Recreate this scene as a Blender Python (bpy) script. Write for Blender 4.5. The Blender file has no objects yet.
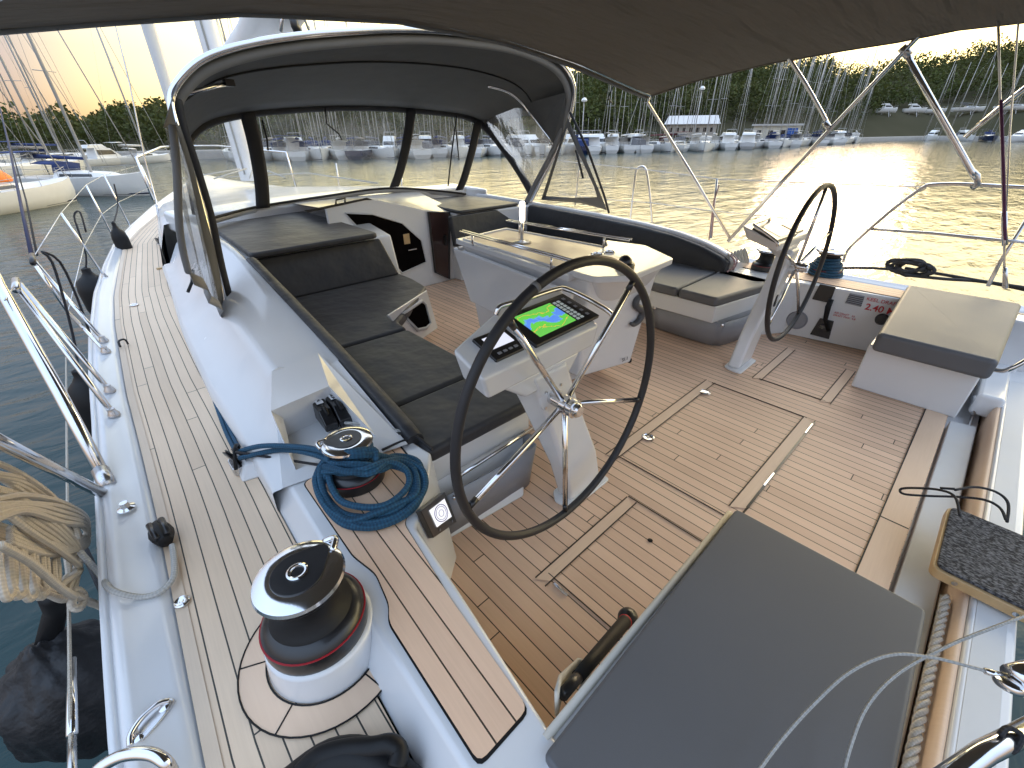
import bpy, bmesh, math, random
from mathutils import Vector, Matrix
random.seed(7)
C = bpy.context.scene.collection
sc = bpy.context.scene
# ---------------------------------------------------------------- survey camera
FPX=432.0; TH=math.radians(30.4); RO=math.radians(0.45); YAW=math.radians(43); H=1.5
_fw=Vector((math.sin(YAW)*math.cos(TH),math.cos(YAW)*math.cos(TH),-math.sin(TH)))
_r=Vector((math.cos(YAW),-math.sin(YAW),0)); _u=_r.cross(_fw)
_c,_s=math.cos(RO),math.sin(RO)
RR=_c*_r-_s*_u; UU=_s*_r+_c*_u; FF=_fw
CAM=Vector((0,0,H))
def W(px,py,x=None,y=None,z=None,d=None):
    """measured point of the real place: sight line met with a real plane"""
    v=FF+RR*((px-512)/FPX)-UU*((py-384)/FPX)
    if x is not None: t=x/v.x
    elif y is not None: t=y/v.y
    elif z is not None: t=(z-H)/v.z
    else: t=d
    if t<0 or t>9000: print('BEHIND',px,py,x,y,z,t)
    return CAM+v*t
# ---------------------------------------------------------------- materials
def newmat(name):
    m=bpy.data.materials.new(name); m.use_nodes=True
    nt=m.node_tree; return m,nt,nt.nodes['Principled BSDF']
def N(nt,t,**k):
    n=nt.nodes.new(t)
    for a,b in k.items():
        if a in n.inputs: n.inputs[a].default_value=b
        else: setattr(n,a,b)
    return n
def L(nt,a,b): nt.links.new(a,b)
def math_(nt,op,a,b=None,c=None):
    n=nt.nodes.new('ShaderNodeMath'); n.operation=op
    for i,v in enumerate((a,b,c)):
        if v is None: continue
        if isinstance(v,(int,float)): n.inputs[i].default_value=v
        else: L(nt,v,n.inputs[i])
    return n.outputs[0]
def mixc(nt,fac,a,b,bt='MIX'):
    n=nt.nodes.new('ShaderNodeMix'); n.data_type='RGBA'; n.blend_type=bt
    for i,v in ((0,fac),(6,a),(7,b)):
        if isinstance(v,(int,float)): n.inputs[i].default_value=v
        elif isinstance(v,tuple): n.inputs[i].default_value=(*v,1) if len(v)==3 else v
        else: L(nt,v,n.inputs[i])
    return n.outputs[2]
def simple(name,col,rough=.5,metal=0,noise=.06,nscale=8,bump=0,bscale=60,coat=0,sheen=0,spec=None,bdist=.002,aniso=None):
    m,nt,p=newmat(name)
    p.inputs['Roughness'].default_value=rough; p.inputs['Metallic'].default_value=metal
    if coat: p.inputs['Coat Weight'].default_value=coat; p.inputs['Coat Roughness'].default_value=.08
    if sheen: p.inputs['Sheen Weight'].default_value=sheen
    if spec is not None: p.inputs['Specular IOR Level'].default_value=spec
    tc=N(nt,'ShaderNodeTexCoord')
    nz=N(nt,'ShaderNodeTexNoise',Scale=nscale,Detail=5.0); L(nt,tc.outputs['Object'],nz.inputs['Vector'])
    lo=tuple(max(0,c*(1-noise*1.6)) for c in col); hi=tuple(min(1,c*(1+noise*1.2)) for c in col)
    L(nt,mixc(nt,nz.outputs['Fac'],lo,hi),p.inputs['Base Color'])
    rr=N(nt,'ShaderNodeMapRange'); rr.inputs[3].default_value=max(0,rough-.07); rr.inputs[4].default_value=min(1,rough+.1)
    L(nt,nz.outputs['Fac'],rr.inputs[0]); L(nt,rr.outputs[0],p.inputs['Roughness'])
    if bump:
        n2=N(nt,'ShaderNodeTexNoise',Scale=bscale,Detail=3.0); L(nt,tc.outputs['Object'],n2.inputs['Vector'])
        b=N(nt,'ShaderNodeBump',Strength=bump,Distance=bdist); L(nt,n2.outputs['Fac'],b.inputs['Height']); L(nt,b.outputs[0],p.inputs['Normal'])
    return m
def teak(name,light,dark,pitch=.055,caulk=.07,blen=2.3,seam=(.055,.036,.024)):
    m,nt,p=newmat(name)
    tc=N(nt,'ShaderNodeTexCoord'); sp=N(nt,'ShaderNodeSeparateXYZ'); L(nt,tc.outputs['UV'],sp.inputs[0])
    u=math_(nt,'DIVIDE',sp.outputs[0],pitch); idx=math_(nt,'FLOOR',u); fr=math_(nt,'FRACT',u)
    edge=math_(nt,'MINIMUM',fr,math_(nt,'SUBTRACT',1,fr))
    wn=N(nt,'ShaderNodeTexWhiteNoise'); wn.noise_dimensions='1D'; L(nt,idx,wn.inputs['W'])
    v=math_(nt,'ADD',math_(nt,'DIVIDE',sp.outputs[1],blen),math_(nt,'MULTIPLY',wn.outputs['Value'],5.3))
    vi=math_(nt,'FLOOR',v); vf=math_(nt,'FRACT',v); ve=math_(nt,'MINIMUM',vf,math_(nt,'SUBTRACT',1,vf))
    c1=math_(nt,'LESS_THAN',edge,caulk/2); c2=math_(nt,'LESS_THAN',ve,.0009)
    mask=math_(nt,'MAXIMUM',c1,c2)
    w2=N(nt,'ShaderNodeTexWhiteNoise'); w2.noise_dimensions='2D'
    cb=N(nt,'ShaderNodeCombineXYZ'); L(nt,idx,cb.inputs[0]); L(nt,vi,cb.inputs[1]); L(nt,cb.outputs[0],w2.inputs['Vector'])
    mp=N(nt,'ShaderNodeMapping'); mp.inputs['Scale'].default_value=(160,5,1)
    L(nt,tc.outputs['UV'],mp.inputs['Vector'])
    ad=N(nt,'ShaderNodeVectorMath',operation='ADD'); L(nt,mp.outputs[0],ad.inputs[0]); L(nt,w2.outputs['Color'],ad.inputs[1])
    gr=N(nt,'ShaderNodeTexNoise',Scale=1.0,Detail=5.0,Roughness=.65,Distortion=.4); L(nt,ad.outputs[0],gr.inputs['Vector'])
    big=N(nt,'ShaderNodeTexNoise',Scale=2.2,Detail=6.0); L(nt,tc.outputs['Object'],big.inputs['Vector'])
    f=math_(nt,'ADD',math_(nt,'MULTIPLY',w2.outputs['Value'],.62),math_(nt,'MULTIPLY',gr.outputs['Fac'],.75))
    f=math_(nt,'SUBTRACT',math_(nt,'ADD',f,math_(nt,'MULTIPLY',big.outputs['Fac'],.7)),.58+.0)
    col=mixc(nt,f,dark,light)
    col=mixc(nt,mask,col,seam)
    L(nt,col,p.inputs['Base Color'])
    r=math_(nt,'MULTIPLY_ADD',gr.outputs['Fac'],.25,.42); L(nt,r,p.inputs['Roughness'])
    h=math_(nt,'SUBTRACT',math_(nt,'MULTIPLY',gr.outputs['Fac'],.25),math_(nt,'MULTIPLY',mask,1.0))
    b=N(nt,'ShaderNodeBump',Strength=.5,Distance=.0015); L(nt,h,b.inputs['Height']); L(nt,b.outputs[0],p.inputs['Normal'])
    return m
M={}
M['gel']=simple('white_gelcoat',(.70,.71,.725),.22,noise=.03,nscale=3,coat=.4)
M['gelmat']=simple('white_nonskid',(.58,.59,.60),.5,noise=.04,bump=.25,bscale=260,bdist=.001)
M['teak']=teak('cockpit_teak',(.86,.60,.42),(.66,.435,.295))
M['teakside']=teak('side_deck_teak',(.84,.65,.47),(.64,.48,.335),pitch=.046,caulk=.08,seam=(.05,.044,.036))
M['teaksolid']=teak('teak_board',(.86,.64,.46),(.70,.49,.34),pitch=10,caulk=0,blen=5)
M['teakgrey']=teak('grey_teak_margin',(.76,.61,.46),(.58,.45,.33),pitch=10,caulk=0,blen=5)
M['steel']=simple('polished_steel',(.72,.72,.73),.1,metal=1,noise=.05)
M['steel2']=simple('brushed_steel',(.6,.6,.61),.26,metal=1,noise=.1)
M['black']=simple('black_plastic',(.014,.014,.016),.3,noise=.2,coat=.2)
M['blackmat']=simple('black_rubber',(.009,.009,.010),.5,spec=.3,noise=.25,bump=.2,bscale=90)
M['leather']=simple('black_leather_wrap',(.022,.021,.024),.5,noise=.2,bump=.4,bscale=300,bdist=.0008)
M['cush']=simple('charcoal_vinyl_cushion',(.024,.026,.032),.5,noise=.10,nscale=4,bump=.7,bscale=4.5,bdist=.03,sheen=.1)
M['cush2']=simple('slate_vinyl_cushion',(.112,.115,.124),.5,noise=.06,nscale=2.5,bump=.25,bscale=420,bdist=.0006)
M['greyvinyl']=simple('grey_pvc_panel',(.26,.27,.30),.35,noise=.08,nscale=3,bump=.3,bscale=5,bdist=.01)
M['canvas']=simple('grey_acrylic_canvas',(.115,.115,.112),.85,noise=.1,nscale=5,bump=.6,bscale=3.5,bdist=.03,spec=.2)
M['canvaslt']=simple('light_grey_canvas_edge',(.20,.20,.20),.8,noise=.1,nscale=6,bump=.3,bscale=8,bdist=.01)
M['band']=simple('black_canvas_band',(.022,.022,.025),.75,noise=.15,bump=.3,bscale=30)
M['beige']=simple('beige_pocket',(.62,.58,.50),.6,noise=.08)
M['brown']=simple('smoked_acrylic_door',(.05,.028,.025),.08,noise=.1,coat=.5)
M['dark']=simple('painted_deep_shade',(.006,.005,.005),.9,noise=.3,spec=0)  # near-black colour that paints the shade of openings and the transom gap
M['wood']=simple('light_varnished_wood',(.50,.34,.17),.4,noise=.18,nscale=14)
M['red']=simple('red_marking',(.55,.03,.04),.5)
M['redline']=simple('red_pinstripe',(.35,.01,.02),.4)
M['seam']=simple('brown_seam',(.05,.033,.022),.7)
M['logo']=simple('grey_logo',(.07,.075,.085),.3)
M['white']=simple('white_plastic',(.78,.78,.78),.35,noise=.03)
def canopycloth():
    m,nt,p=newmat('bimini_canvas')
    tc=N(nt,'ShaderNodeTexCoord'); mp=N(nt,'ShaderNodeMapping'); mp.inputs['Scale'].default_value=(1.1,7,1); mp.inputs['Rotation'].default_value=(0,0,.5)
    L(nt,tc.outputs['Object'],mp.inputs[0])
    n1=N(nt,'ShaderNodeTexNoise',Scale=1.3,Detail=3.0); L(nt,mp.outputs[0],n1.inputs['Vector'])
    w=N(nt,'ShaderNodeTexNoise',Scale=600.0,Detail=2.0); L(nt,tc.outputs['Object'],w.inputs['Vector'])
    L(nt,mixc(nt,w.outputs['Fac'],(.18,.165,.145),(.27,.25,.22)),p.inputs['Base Color'])
    p.inputs['Roughness'].default_value=.9; p.inputs['Specular IOR Level'].default_value=.15
    b=N(nt,'ShaderNodeBump',Strength=1.0,Distance=.12); L(nt,n1.outputs['Fac'],b.inputs['Height']); L(nt,b.outputs[0],p.inputs['Normal'])
    tr=N(nt,'ShaderNodeBsdfTranslucent'); tr.inputs[0].default_value=(.30,.25,.20,1)
    mx=N(nt,'ShaderNodeMixShader',Fac=.18) ; mx.inputs[0].default_value=.35
    L(nt,p.outputs[0],mx.inputs[1]); L(nt,tr.outputs[0],mx.inputs[2])
    L(nt,mx.outputs[0],nt.nodes['Material Output'].inputs['Surface'])
    return m
M['bimini']=canopycloth()
def clearvinyl():
    m,nt,p=newmat('clear_vinyl_window')
    nt.nodes.remove(p)
    tr=N(nt,'ShaderNodeBsdfTransparent'); tr.inputs[0].default_value=(.93,.93,.92,1)
    gl=N(nt,'ShaderNodeBsdfGlossy',Roughness=.12); df=N(nt,'ShaderNodeBsdfDiffuse'); df.inputs[0].default_value=(.75,.77,.8,1)
    tl=N(nt,'ShaderNodeBsdfTranslucent'); tl.inputs[0].default_value=(.75,.76,.78,1)
    tc=N(nt,'ShaderNodeTexCoord'); nz=N(nt,'ShaderNodeTexNoise',Scale=5.0,Detail=4.0); L(nt,tc.outputs['Object'],nz.inputs['Vector'])
    bp=N(nt,'ShaderNodeBump',Strength=.6,Distance=.02); L(nt,nz.outputs['Fac'],bp.inputs['Height']); L(nt,bp.outputs[0],gl.inputs['Normal'])
    a=N(nt,'ShaderNodeMixShader'); a.inputs[0].default_value=.5; L(nt,df.outputs[0],a.inputs[1]); L(nt,tl.outputs[0],a.inputs[2])
    r=N(nt,'ShaderNodeMapRange'); r.inputs[1].default_value=.35; r.inputs[2].default_value=.75; r.inputs[3].default_value=.06; r.inputs[4].default_value=.24
    L(nt,nz.outputs['Fac'],r.inputs[0])
    b=N(nt,'ShaderNodeMixShader'); L(nt,r.outputs[0],b.inputs[0]); L(nt,tr.outputs[0],b.inputs[1]); L(nt,a.outputs[0],b.inputs[2])
    lw=N(nt,'ShaderNodeLayerWeight',Blend=.25)
    f=math_(nt,'MULTIPLY_ADD',lw.outputs['Fresnel'],.45,.03)
    c=N(nt,'ShaderNodeMixShader'); L(nt,f,c.inputs[0]); L(nt,b.outputs[0],c.inputs[1]); L(nt,gl.outputs[0],c.inputs[2])
    L(nt,c.outputs[0],nt.nodes['Material Output'].inputs['Surface'])
    return m
M['clear']=clearvinyl()
def glass():
    m,nt,p=newmat('clear_glass'); p.inputs['Transmission Weight'].default_value=1; p.inputs['Roughness'].default_value=.02; p.inputs['IOR'].default_value=1.3
    return m
M['glass']=glass()
def emis(name,col,st):
    m,nt,p=newmat(name); p.inputs['Base Color'].default_value=(*col,1); p.inputs['Emission Color'].default_value=(*col,1); p.inputs['Emission Strength'].default_value=st; return m
def ropemat(name,c1,c2,sc_=1.0,fleck=None):
    # braided: uses u (around) and v (along, metres)
    m,nt,p=newmat(name); p.inputs['Roughness'].default_value=.8
    tc=N(nt,'ShaderNodeTexCoord'); sp=N(nt,'ShaderNodeSeparateXYZ'); L(nt,tc.outputs['UV'],sp.inputs[0])
    a=math_(nt,'ADD',math_(nt,'MULTIPLY',sp.outputs[0],6),math_(nt,'MULTIPLY',sp.outputs[1],120*sc_))
    b=math_(nt,'SUBTRACT',math_(nt,'MULTIPLY',sp.outputs[0],6),math_(nt,'MULTIPLY',sp.outputs[1],120*sc_))
    s1=math_(nt,'SINE',math_(nt,'MULTIPLY',a,math.pi)); s2=math_(nt,'SINE',math_(nt,'MULTIPLY',b,math.pi))
    h=math_(nt,'MULTIPLY_ADD',math_(nt,'MULTIPLY',s1,s2),.5,.5)
    nz=N(nt,'ShaderNodeTexNoise',Scale=90.0,Detail=2.0); L(nt,tc.outputs['Object'],nz.inputs['Vector'])
    f=math_(nt,'MULTIPLY',math_(nt,'ADD',h,nz.outputs['Fac']),.62)
    L(nt,mixc(nt,f,c1,c2),p.inputs['Base Color'])
    bp=N(nt,'ShaderNodeBump',Strength=.8,Distance=.002); L(nt,h,bp.inputs['Height']); L(nt,bp.outputs[0],p.inputs['Normal'])
    return m
M['bluerope']=ropemat('blue_braid',(.003,.016,.042),(.02,.105,.19),.8)
M['beigerope']=ropemat('beige_braid',(.36,.32,.26),(.58,.52,.44))
M['greyrope']=ropemat('grey_braid',(.3,.3,.29),(.52,.52,.5))
M['blackrope']=ropemat('black_braid',(.008,.008,.01),(.035,.035,.04))
M['redrope']=ropemat('red_braid',(.25,.01,.02),(.6,.5,.5),.3)
def tweed():
    m,nt,p=newmat('dark_tweed_carpet'); p.inputs['Roughness'].default_value=.95
    tc=N(nt,'ShaderNodeTexCoord')
    mp=N(nt,'ShaderNodeMapping'); mp.inputs['Scale'].default_value=(160,90,90); L(nt,tc.outputs['Object'],mp.inputs[0])
    v=N(nt,'ShaderNodeTexNoise',Scale=1.0,Detail=2.0); L(nt,mp.outputs[0],v.inputs['Vector'])
    r=N(nt,'ShaderNodeMapRange'); r.inputs[1].default_value=.4; r.inputs[2].default_value=.68; L(nt,v.outputs['Fac'],r.inputs[0])
    L(nt,mixc(nt,r.outputs[0],(.012,.012,.015),(.16,.16,.17)),p.inputs['Base Color'])
    b=N(nt,'ShaderNodeBump',Strength=1.0,Distance=.004); L(nt,v.outputs['Fac'],b.inputs['Height']); L(nt,b.outputs[0],p.inputs['Normal'])
    return m
M['tweed']=tweed()
# ---------------------------------------------------------------- object helpers
def tag(o,label=None,cat=None,group=None,kind=None):
    if label: o['label']=label
    if cat: o['category']=cat
    if group: o['group']=group
    if kind: o['kind']=kind
    return o
def thing(name,label,cat,loc=(0,0,0),group=None,rz=0):
    o=bpy.data.objects.new(name,None); C.objects.link(o); o.location=loc; o.rotation_euler=(0,0,rz); o.empty_display_size=.1
    return tag(o,label,cat,group)
def link(name,me,mat,parent=None,smooth=True):
    if mat is not None:
        for mm in (mat if isinstance(mat,list) else [mat]): me.materials.append(mm)
    o=bpy.data.objects.new(name,me); C.objects.link(o)
    if parent is not None:
        o.parent=parent
        # geometry helpers build in world coordinates: undo the location of the thing
        o.matrix_parent_inverse=world_of(parent).inverted()
    if smooth:
        for p in me.polygons: p.use_smooth=True
    return o
def world_of(p):
    m=Matrix.LocRotScale(p.location,p.rotation_euler,p.scale)
    if p.parent is not None: m=world_of(p.parent)@p.matrix_parent_inverse@m
    return m
def bev(o,w,seg=2,angle=30):
    b=o.modifiers.new('bevel','BEVEL'); b.width=w; b.segments=seg; b.limit_method='ANGLE'; b.angle_limit=math.radians(angle); b.harden_normals=True
    return o
def mesh(name,vs,fs,mat,parent=None,bevel=0,seg=2,smooth=None,uv=None):
    me=bpy.data.meshes.new(name); me.from_pydata([tuple(v) for v in vs],[],fs); me.update()
    if uv is not None:
        l=me.uv_layers.new(name='UVMap')
        for lp in me.loops: l.data[lp.index].uv=uv(me.vertices[lp.vertex_index].co)
    o=link(name,me,mat,parent,smooth if smooth is not None else bevel>0)
    if bevel: bev(o,bevel,seg)
    return o
def fixn(o):
    bm=bmesh.new(); bm.from_mesh(o.data); bmesh.ops.recalc_face_normals(bm,faces=bm.faces); bm.to_mesh(o.data); bm.free(); return o
def prism2(name,top,bot,mat,parent=None,bevel=.01,seg=2,uv=None,smooth=None):
    n=len(top); vs=list(top)+list(bot)
    fs=[tuple(range(n)),tuple(range(2*n-1,n-1,-1))]+[(i,n+i,n+(i+1)%n,(i+1)%n) for i in range(n)]
    return fixn(mesh(name,vs,fs,mat,parent,bevel,seg,uv=uv,smooth=smooth))
def prism(name,poly,z0,z1,mat,parent=None,bevel=.01,seg=2,uv=None,smooth=None):
    return prism2(name,[(p[0],p[1],z1) for p in poly],[(p[0],p[1],z0) for p in poly],mat,parent,bevel,seg,uv,smooth)
def box(name,a,b,mat,parent=None,bevel=.004,seg=2,uv=None):
    return prism(name,[(a[0],a[1]),(b[0],a[1]),(b[0],b[1]),(a[0],b[1])],a[2],b[2],mat,parent,bevel,seg,uv)
UVY=lambda c:(c[0],c[1])
UVX=lambda c:(c[1],c[0])
def rnd(poly,r,n=4):
    """round the corners of a 2D polygon"""
    out=[]; k=len(poly)
    for i in range(k):
        p=Vector(poly[i][:2]); a=Vector(poly[i-1][:2]); b=Vector(poly[(i+1)%k][:2])
        da=(a-p); db=(b-p); ra=min(r,da.length*.45,db.length*.45)
        s=p+da.normalized()*ra; e=p+db.normalized()*ra
        for j in range(n+1):
            t=j/n; out.append(tuple((1-t)**2*s+2*t*(1-t)*p+t*t*e))
    return out
def spline(pts,n=6,cyc=False):
    P=[Vector(p) for p in pts]; k=len(P); out=[]
    for i in range(k if cyc else k-1):
        p0=P[i-1] if (cyc or i>0) else P[0]; p1=P[i]; p2=P[(i+1)%k]; p3=P[(i+2)%k] if (cyc or i+2<k) else P[-1]
        for j in range(n):
            t=j/n; out.append(.5*((2*p1)+(-p0+p2)*t+(2*p0-5*p1+4*p2-p3)*t*t+(-p0+3*p1-3*p2+p3)*t**3))
    if not cyc: out.append(P[-1])
    return out
def tubegeo(pts,r,seg=8,cyc=False,flat=1.0):
    P=[Vector(p) for p in pts]; k=len(P); vs=[];fs=[];uvs=[]
    T=[]
    for i in range(k):
        a=P[i-1] if (cyc or i>0) else P[i]; b=P[(i+1)%k] if (cyc or i+1<k) else P[i]
        T.append((b-a).normalized() if (b-a).length>1e-9 else Vector((0,0,1)))
    nrm=T[0].orthogonal().normalized(); ln=0
    for i in range(k):
        nrm=(nrm-T[i]*nrm.dot(T[i]))
        nrm=nrm.normalized() if nrm.length>1e-6 else T[i].orthogonal().normalized()
        bi=T[i].cross(nrm); rr=r[i] if isinstance(r,(list,tuple)) else r
        if i: ln+=(P[i]-P[i-1]).length
        for j in range(seg):
            a=2*math.pi*j/seg; vs.append(P[i]+nrm*math.cos(a)*rr+bi*math.sin(a)*rr*flat); uvs.append((j/seg,ln))
    m=k if cyc else k-1
    for i in range(m):
        for j in range(seg):
            fs.append((i*seg+j,i*seg+(j+1)%seg,((i+1)%k)*seg+(j+1)%seg,((i+1)%k)*seg+j))
    if not cyc:
        fs.append(tuple(range(seg-1,-1,-1))); fs.append(tuple((k-1)*seg+j for j in range(seg)))
    return vs,fs,uvs
def tubes(name,lst,mat,parent=None,seg=8):
    """several strands that are ONE object, lst of (pts,r,cyc)"""
    V=[];Fc=[];U=[]
    for t in lst:
        pts,r=t[0],t[1]; cyc=t[2] if len(t)>2 else False
        v,f,u=tubegeo(pts,r,seg,cyc); o=len(V); V+=v; U+=u; Fc+=[tuple(i+o for i in q) for q in f]
    me=bpy.data.meshes.new(name); me.from_pydata([tuple(v) for v in V],[],Fc); me.update()
    l=me.uv_layers.new(name='UVMap')
    for lp in me.loops: l.data[lp.index].uv=U[lp.vertex_index]
    return link(name,me,mat,parent)
def tube(name,pts,r,mat,parent=None,seg=10,cyc=False,sm=0):
    if sm: pts=spline(pts,sm,cyc)
    return tubes(name,[(pts,r,cyc)],mat,parent,seg)
def lathe(name,prof,c,mat,parent=None,seg=40,axis=None):
    """prof: (radius,height) list; axis: unit direction"""
    c=Vector(c); ax=Vector(axis).normalized() if axis is not None else Vector((0,0,1))
    q=Vector((0,0,1)).rotation_difference(ax); vs=[];fs=[]
    for r,h in prof:
        for j in range(seg):
            a=2*math.pi*j/seg; vs.append(c+q@Vector((r*math.cos(a),r*math.sin(a),h)))
    n=len(prof)
    for i in range(n-1):
        for j in range(seg): fs.append((i*seg+j,i*seg+(j+1)%seg,(i+1)*seg+(j+1)%seg,(i+1)*seg+j))
    if prof[0][0]>1e-6: fs.append(tuple(range(seg-1,-1,-1)))
    if prof[-1][0]>1e-6: fs.append(tuple((n-1)*seg+j for j in range(seg)))
    me=bpy.data.meshes.new(name); me.from_pydata([tuple(v) for v in vs],[],fs); me.update()
    o=link(name,me,mat,parent)
    es=o.modifiers.new('edges','EDGE_SPLIT'); es.split_angle=math.radians(40)
    return o
def loft(name,rows,mat,parent=None,thick=0,uv=True,flipuv=False,smooth=True,off=-1):
    n=len(rows[0]); vs=[Vector(p) for r in rows for p in r]; fs=[]
    for i in range(len(rows)-1):
        for j in range(n-1): fs.append((i*n+j,i*n+j+1,(i+1)*n+j+1,(i+1)*n+j))
    me=bpy.data.meshes.new(name); me.from_pydata([tuple(v) for v in vs],[],fs); me.update()
    if uv:
        U=[]; along=0
        for i in range(len(rows)):
            if i: along+=(Vector(rows[i][0])-Vector(rows[i-1][0])).length
            ac=0
            for j in range(n):
                if j: ac+=(Vector(rows[i][j])-Vector(rows[i][j-1])).length
                U.append((ac,along) if not flipuv else (along,ac))
        l=me.uv_layers.new(name='UVMap')
        for lp in me.loops: l.data[lp.index].uv=U[lp.vertex_index]
    o=link(name,me,mat,parent,smooth)
    if thick:
        s=o.modifiers.new('thickness','SOLIDIFY'); s.thickness=thick; s.offset=off
    return o
def text(name,body,size,mat,parent,origin,xdir,ydir,ext=.0015,bold=0):
    cu=bpy.data.curves.new(name,'FONT'); cu.body=body; cu.size=size; cu.extrude=ext; cu.offset=bold
    ob=bpy.data.objects.new(name,cu); C.objects.link(ob)
    dg=bpy.context.evaluated_depsgraph_get(); me=bpy.data.meshes.new_from_object(ob.evaluated_get(dg)); bpy.data.objects.remove(ob)
    x=Vector(xdir).normalized(); z=x.cross(Vector(ydir)).normalized(); y=z.cross(x)
    mt=Matrix.Translation(Vector(origin))@Matrix((x,y,z)).transposed().to_4x4()
    me.transform(mt); me.materials.clear()
    return link(name,me,mat,parent,False)
def interp(lst,y,k=1,v=0):
    """lst of (x,y): x at given y"""
    l=sorted(lst,key=lambda p:p[k])
    if y<=l[0][k]: return l[0][v]
    for a,b in zip(l,l[1:]):
        if y<=b[k]: t=(y-a[k])/(b[k]-a[k]); return a[v]+(b[v]-a[v])*t
    return l[-1][v]
def mir(x): return 4.44-x
# ================================================================ THE YACHT
yacht=thing('sailing_yacht','white sailing yacht with teak cockpit and side decks that fills the foreground','sailing yacht',(2.22,3,0))
XC=2.22; WL=-1.0
# --- hull plan: outer edge of the sheer, then teak outer and inner edges (port)
RAIL=[(-.33,-.5),(-.34,.3),(-.34,.85),(-.33,1.23),(-.31,1.72),(-.28,2.47),(-.26,3.1),(-.23,3.69),(-.14,4.84),(0,5.93),(.17,7.0),(.45,8.16),(.92,9.81),(1.36,11.1),(2.0,12.9),(2.19,13.4)]
TOUT=[(-.22,-.5),(-.22,.3),(-.22,.71),(-.2,1.15),(-.18,1.59),(-.165,2.2),(-.155,2.75),(-.10,3.96),(-.04,4.75),(.075,5.71),(.23,6.93),(.5,7.95),(.92,9.25),(1.5,11.2),(2.15,13.2)]
TIN=[(.10,-.5),(.10,.3),(.115,.8),(.135,1.21),(.145,1.55),(.15,2.34),(.20,3.27),(.31,4.41),(.39,5.39),(.56,6.82),(.74,7.88),(1.12,9.25),(1.8,11.2),(2.2,13.2)]
def zdeck(y): return .345 if y<4 else .345+.0035*(y-4)**2*.6
YS=[-.5+.2*i for i in range(70)]; YS=[y for y in YS if y<=13.2]
def side(s):
    mx=(lambda x:x) if s<0 else mir
    # hull shell
    ys=YS
    rows=[]
    for y in ys:
        xo=interp(RAIL,y); flare=.04+.0016*max(0,y-4)**2
        rows.append([(mx(xo),y,zdeck(y)+.02),(mx(xo-.012),y,zdeck(y)-.03),(mx(xo+flare*.3),y,-.2),(mx(xo+flare),y,-.7),(mx(xo+flare*1.4+.05),y,WL-.25)])
    loft('hull',rows,M['gel'],yacht,.02)
    # covering board with a soft toe rail
    rows=[]
    for y in ys:
        a=interp(RAIL,y); b=interp(TOUT,y); z=zdeck(y)
        rows.append([(mx(a),y,z-.02),(mx(a),y,z+.02),(mx(a+.012),y,z+.03),(mx(a+.03),y,z+.03),(mx(a+.038),y,z+.022),(mx(b-.03),y,z+.018),(mx(b-.008),y,z+.006),(mx(b+.004),y,z-.012)])
    loft('covering_board',rows,M['gel'],yacht,0)
    # teak side deck
    rows=[]
    for y in ys:
        b=interp(TOUT,y); c=interp(TIN,y); z=zdeck(y)
        rows.append([(mx(b+(c-b)*t/8),y,z+.001) for t in range(9)])
    o=loft('side_deck',rows,M['teakside'],yacht,0)
    # planks follow the outer edge: u measured from the covering board
    me=o.data; l=me.uv_layers[0]
    for lp in me.loops:
        c=me.vertices[lp.vertex_index].co; l.data[lp.index].uv=((abs(c.x-mx(interp(TOUT,c.y)))),c.y)
    rows=[]
    for y in ys:
        b=interp(TOUT,y); z=zdeck(y)
        rows.append([(mx(b+.001),y,z+.004),(mx(b+.030),y,z+.004)])
    loft('deck_margin_board',rows,M['teakgrey'],yacht,0)
    return mx
side(-1); side(1)
# stem plate and deck structure under everything (white)
# --- cockpit sole
SY0,SY1=-.228,4.12
sole=prism('cockpit_sole',[(.36,SY0),(4.12,SY0),(4.2,1.0),(4.0,SY1),(.5,SY1)],-.05,0,M['teak'],yacht,0,uv=UVY)
box('sole_margin_board',(.3,-.225,.001),(3.37,-.125,.006),M['teaksolid'],yacht,.001,1,uv=UVX)
def board(a,b,w,lab=None):  # athwart board on the sole, centre line a..b, mitred ends
    o=mesh('hatch_board',[(a[0]-w*.6,a[1]+w/2,.004),(b[0]+w*.0,b[1]+w/2,.004),(b[0]-w*.7,b[1]-w/2,.004),(a[0]+w*.2,a[1]-w/2,.004)],[(0,3,2,1)],M['teaksolid'],yacht,0,uv=UVX)
    for dy in (w/2+.003,-w/2-.003):
        mesh('caulk_line',[(a[0]-w*.5,a[1]+dy-.0028,.005),(b[0],b[1]+dy-.0028,.005),(b[0],b[1]+dy+.0028,.005),(a[0]-w*.5,a[1]+dy+.0028,.005)],[(0,1,2,3)],M['seam'],yacht,0)
for a,b,w in (((.81,.475+.22),(1.41,.475+.22),.045),((1.62,.945),(2.75,.945),.055),((1.73,.335),(2.74,.335),.055),((3.03,.74),(3.70,.74),.05),((3.03,.325),(3.62,.325),.05)):
    board(a,b,w)
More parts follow.
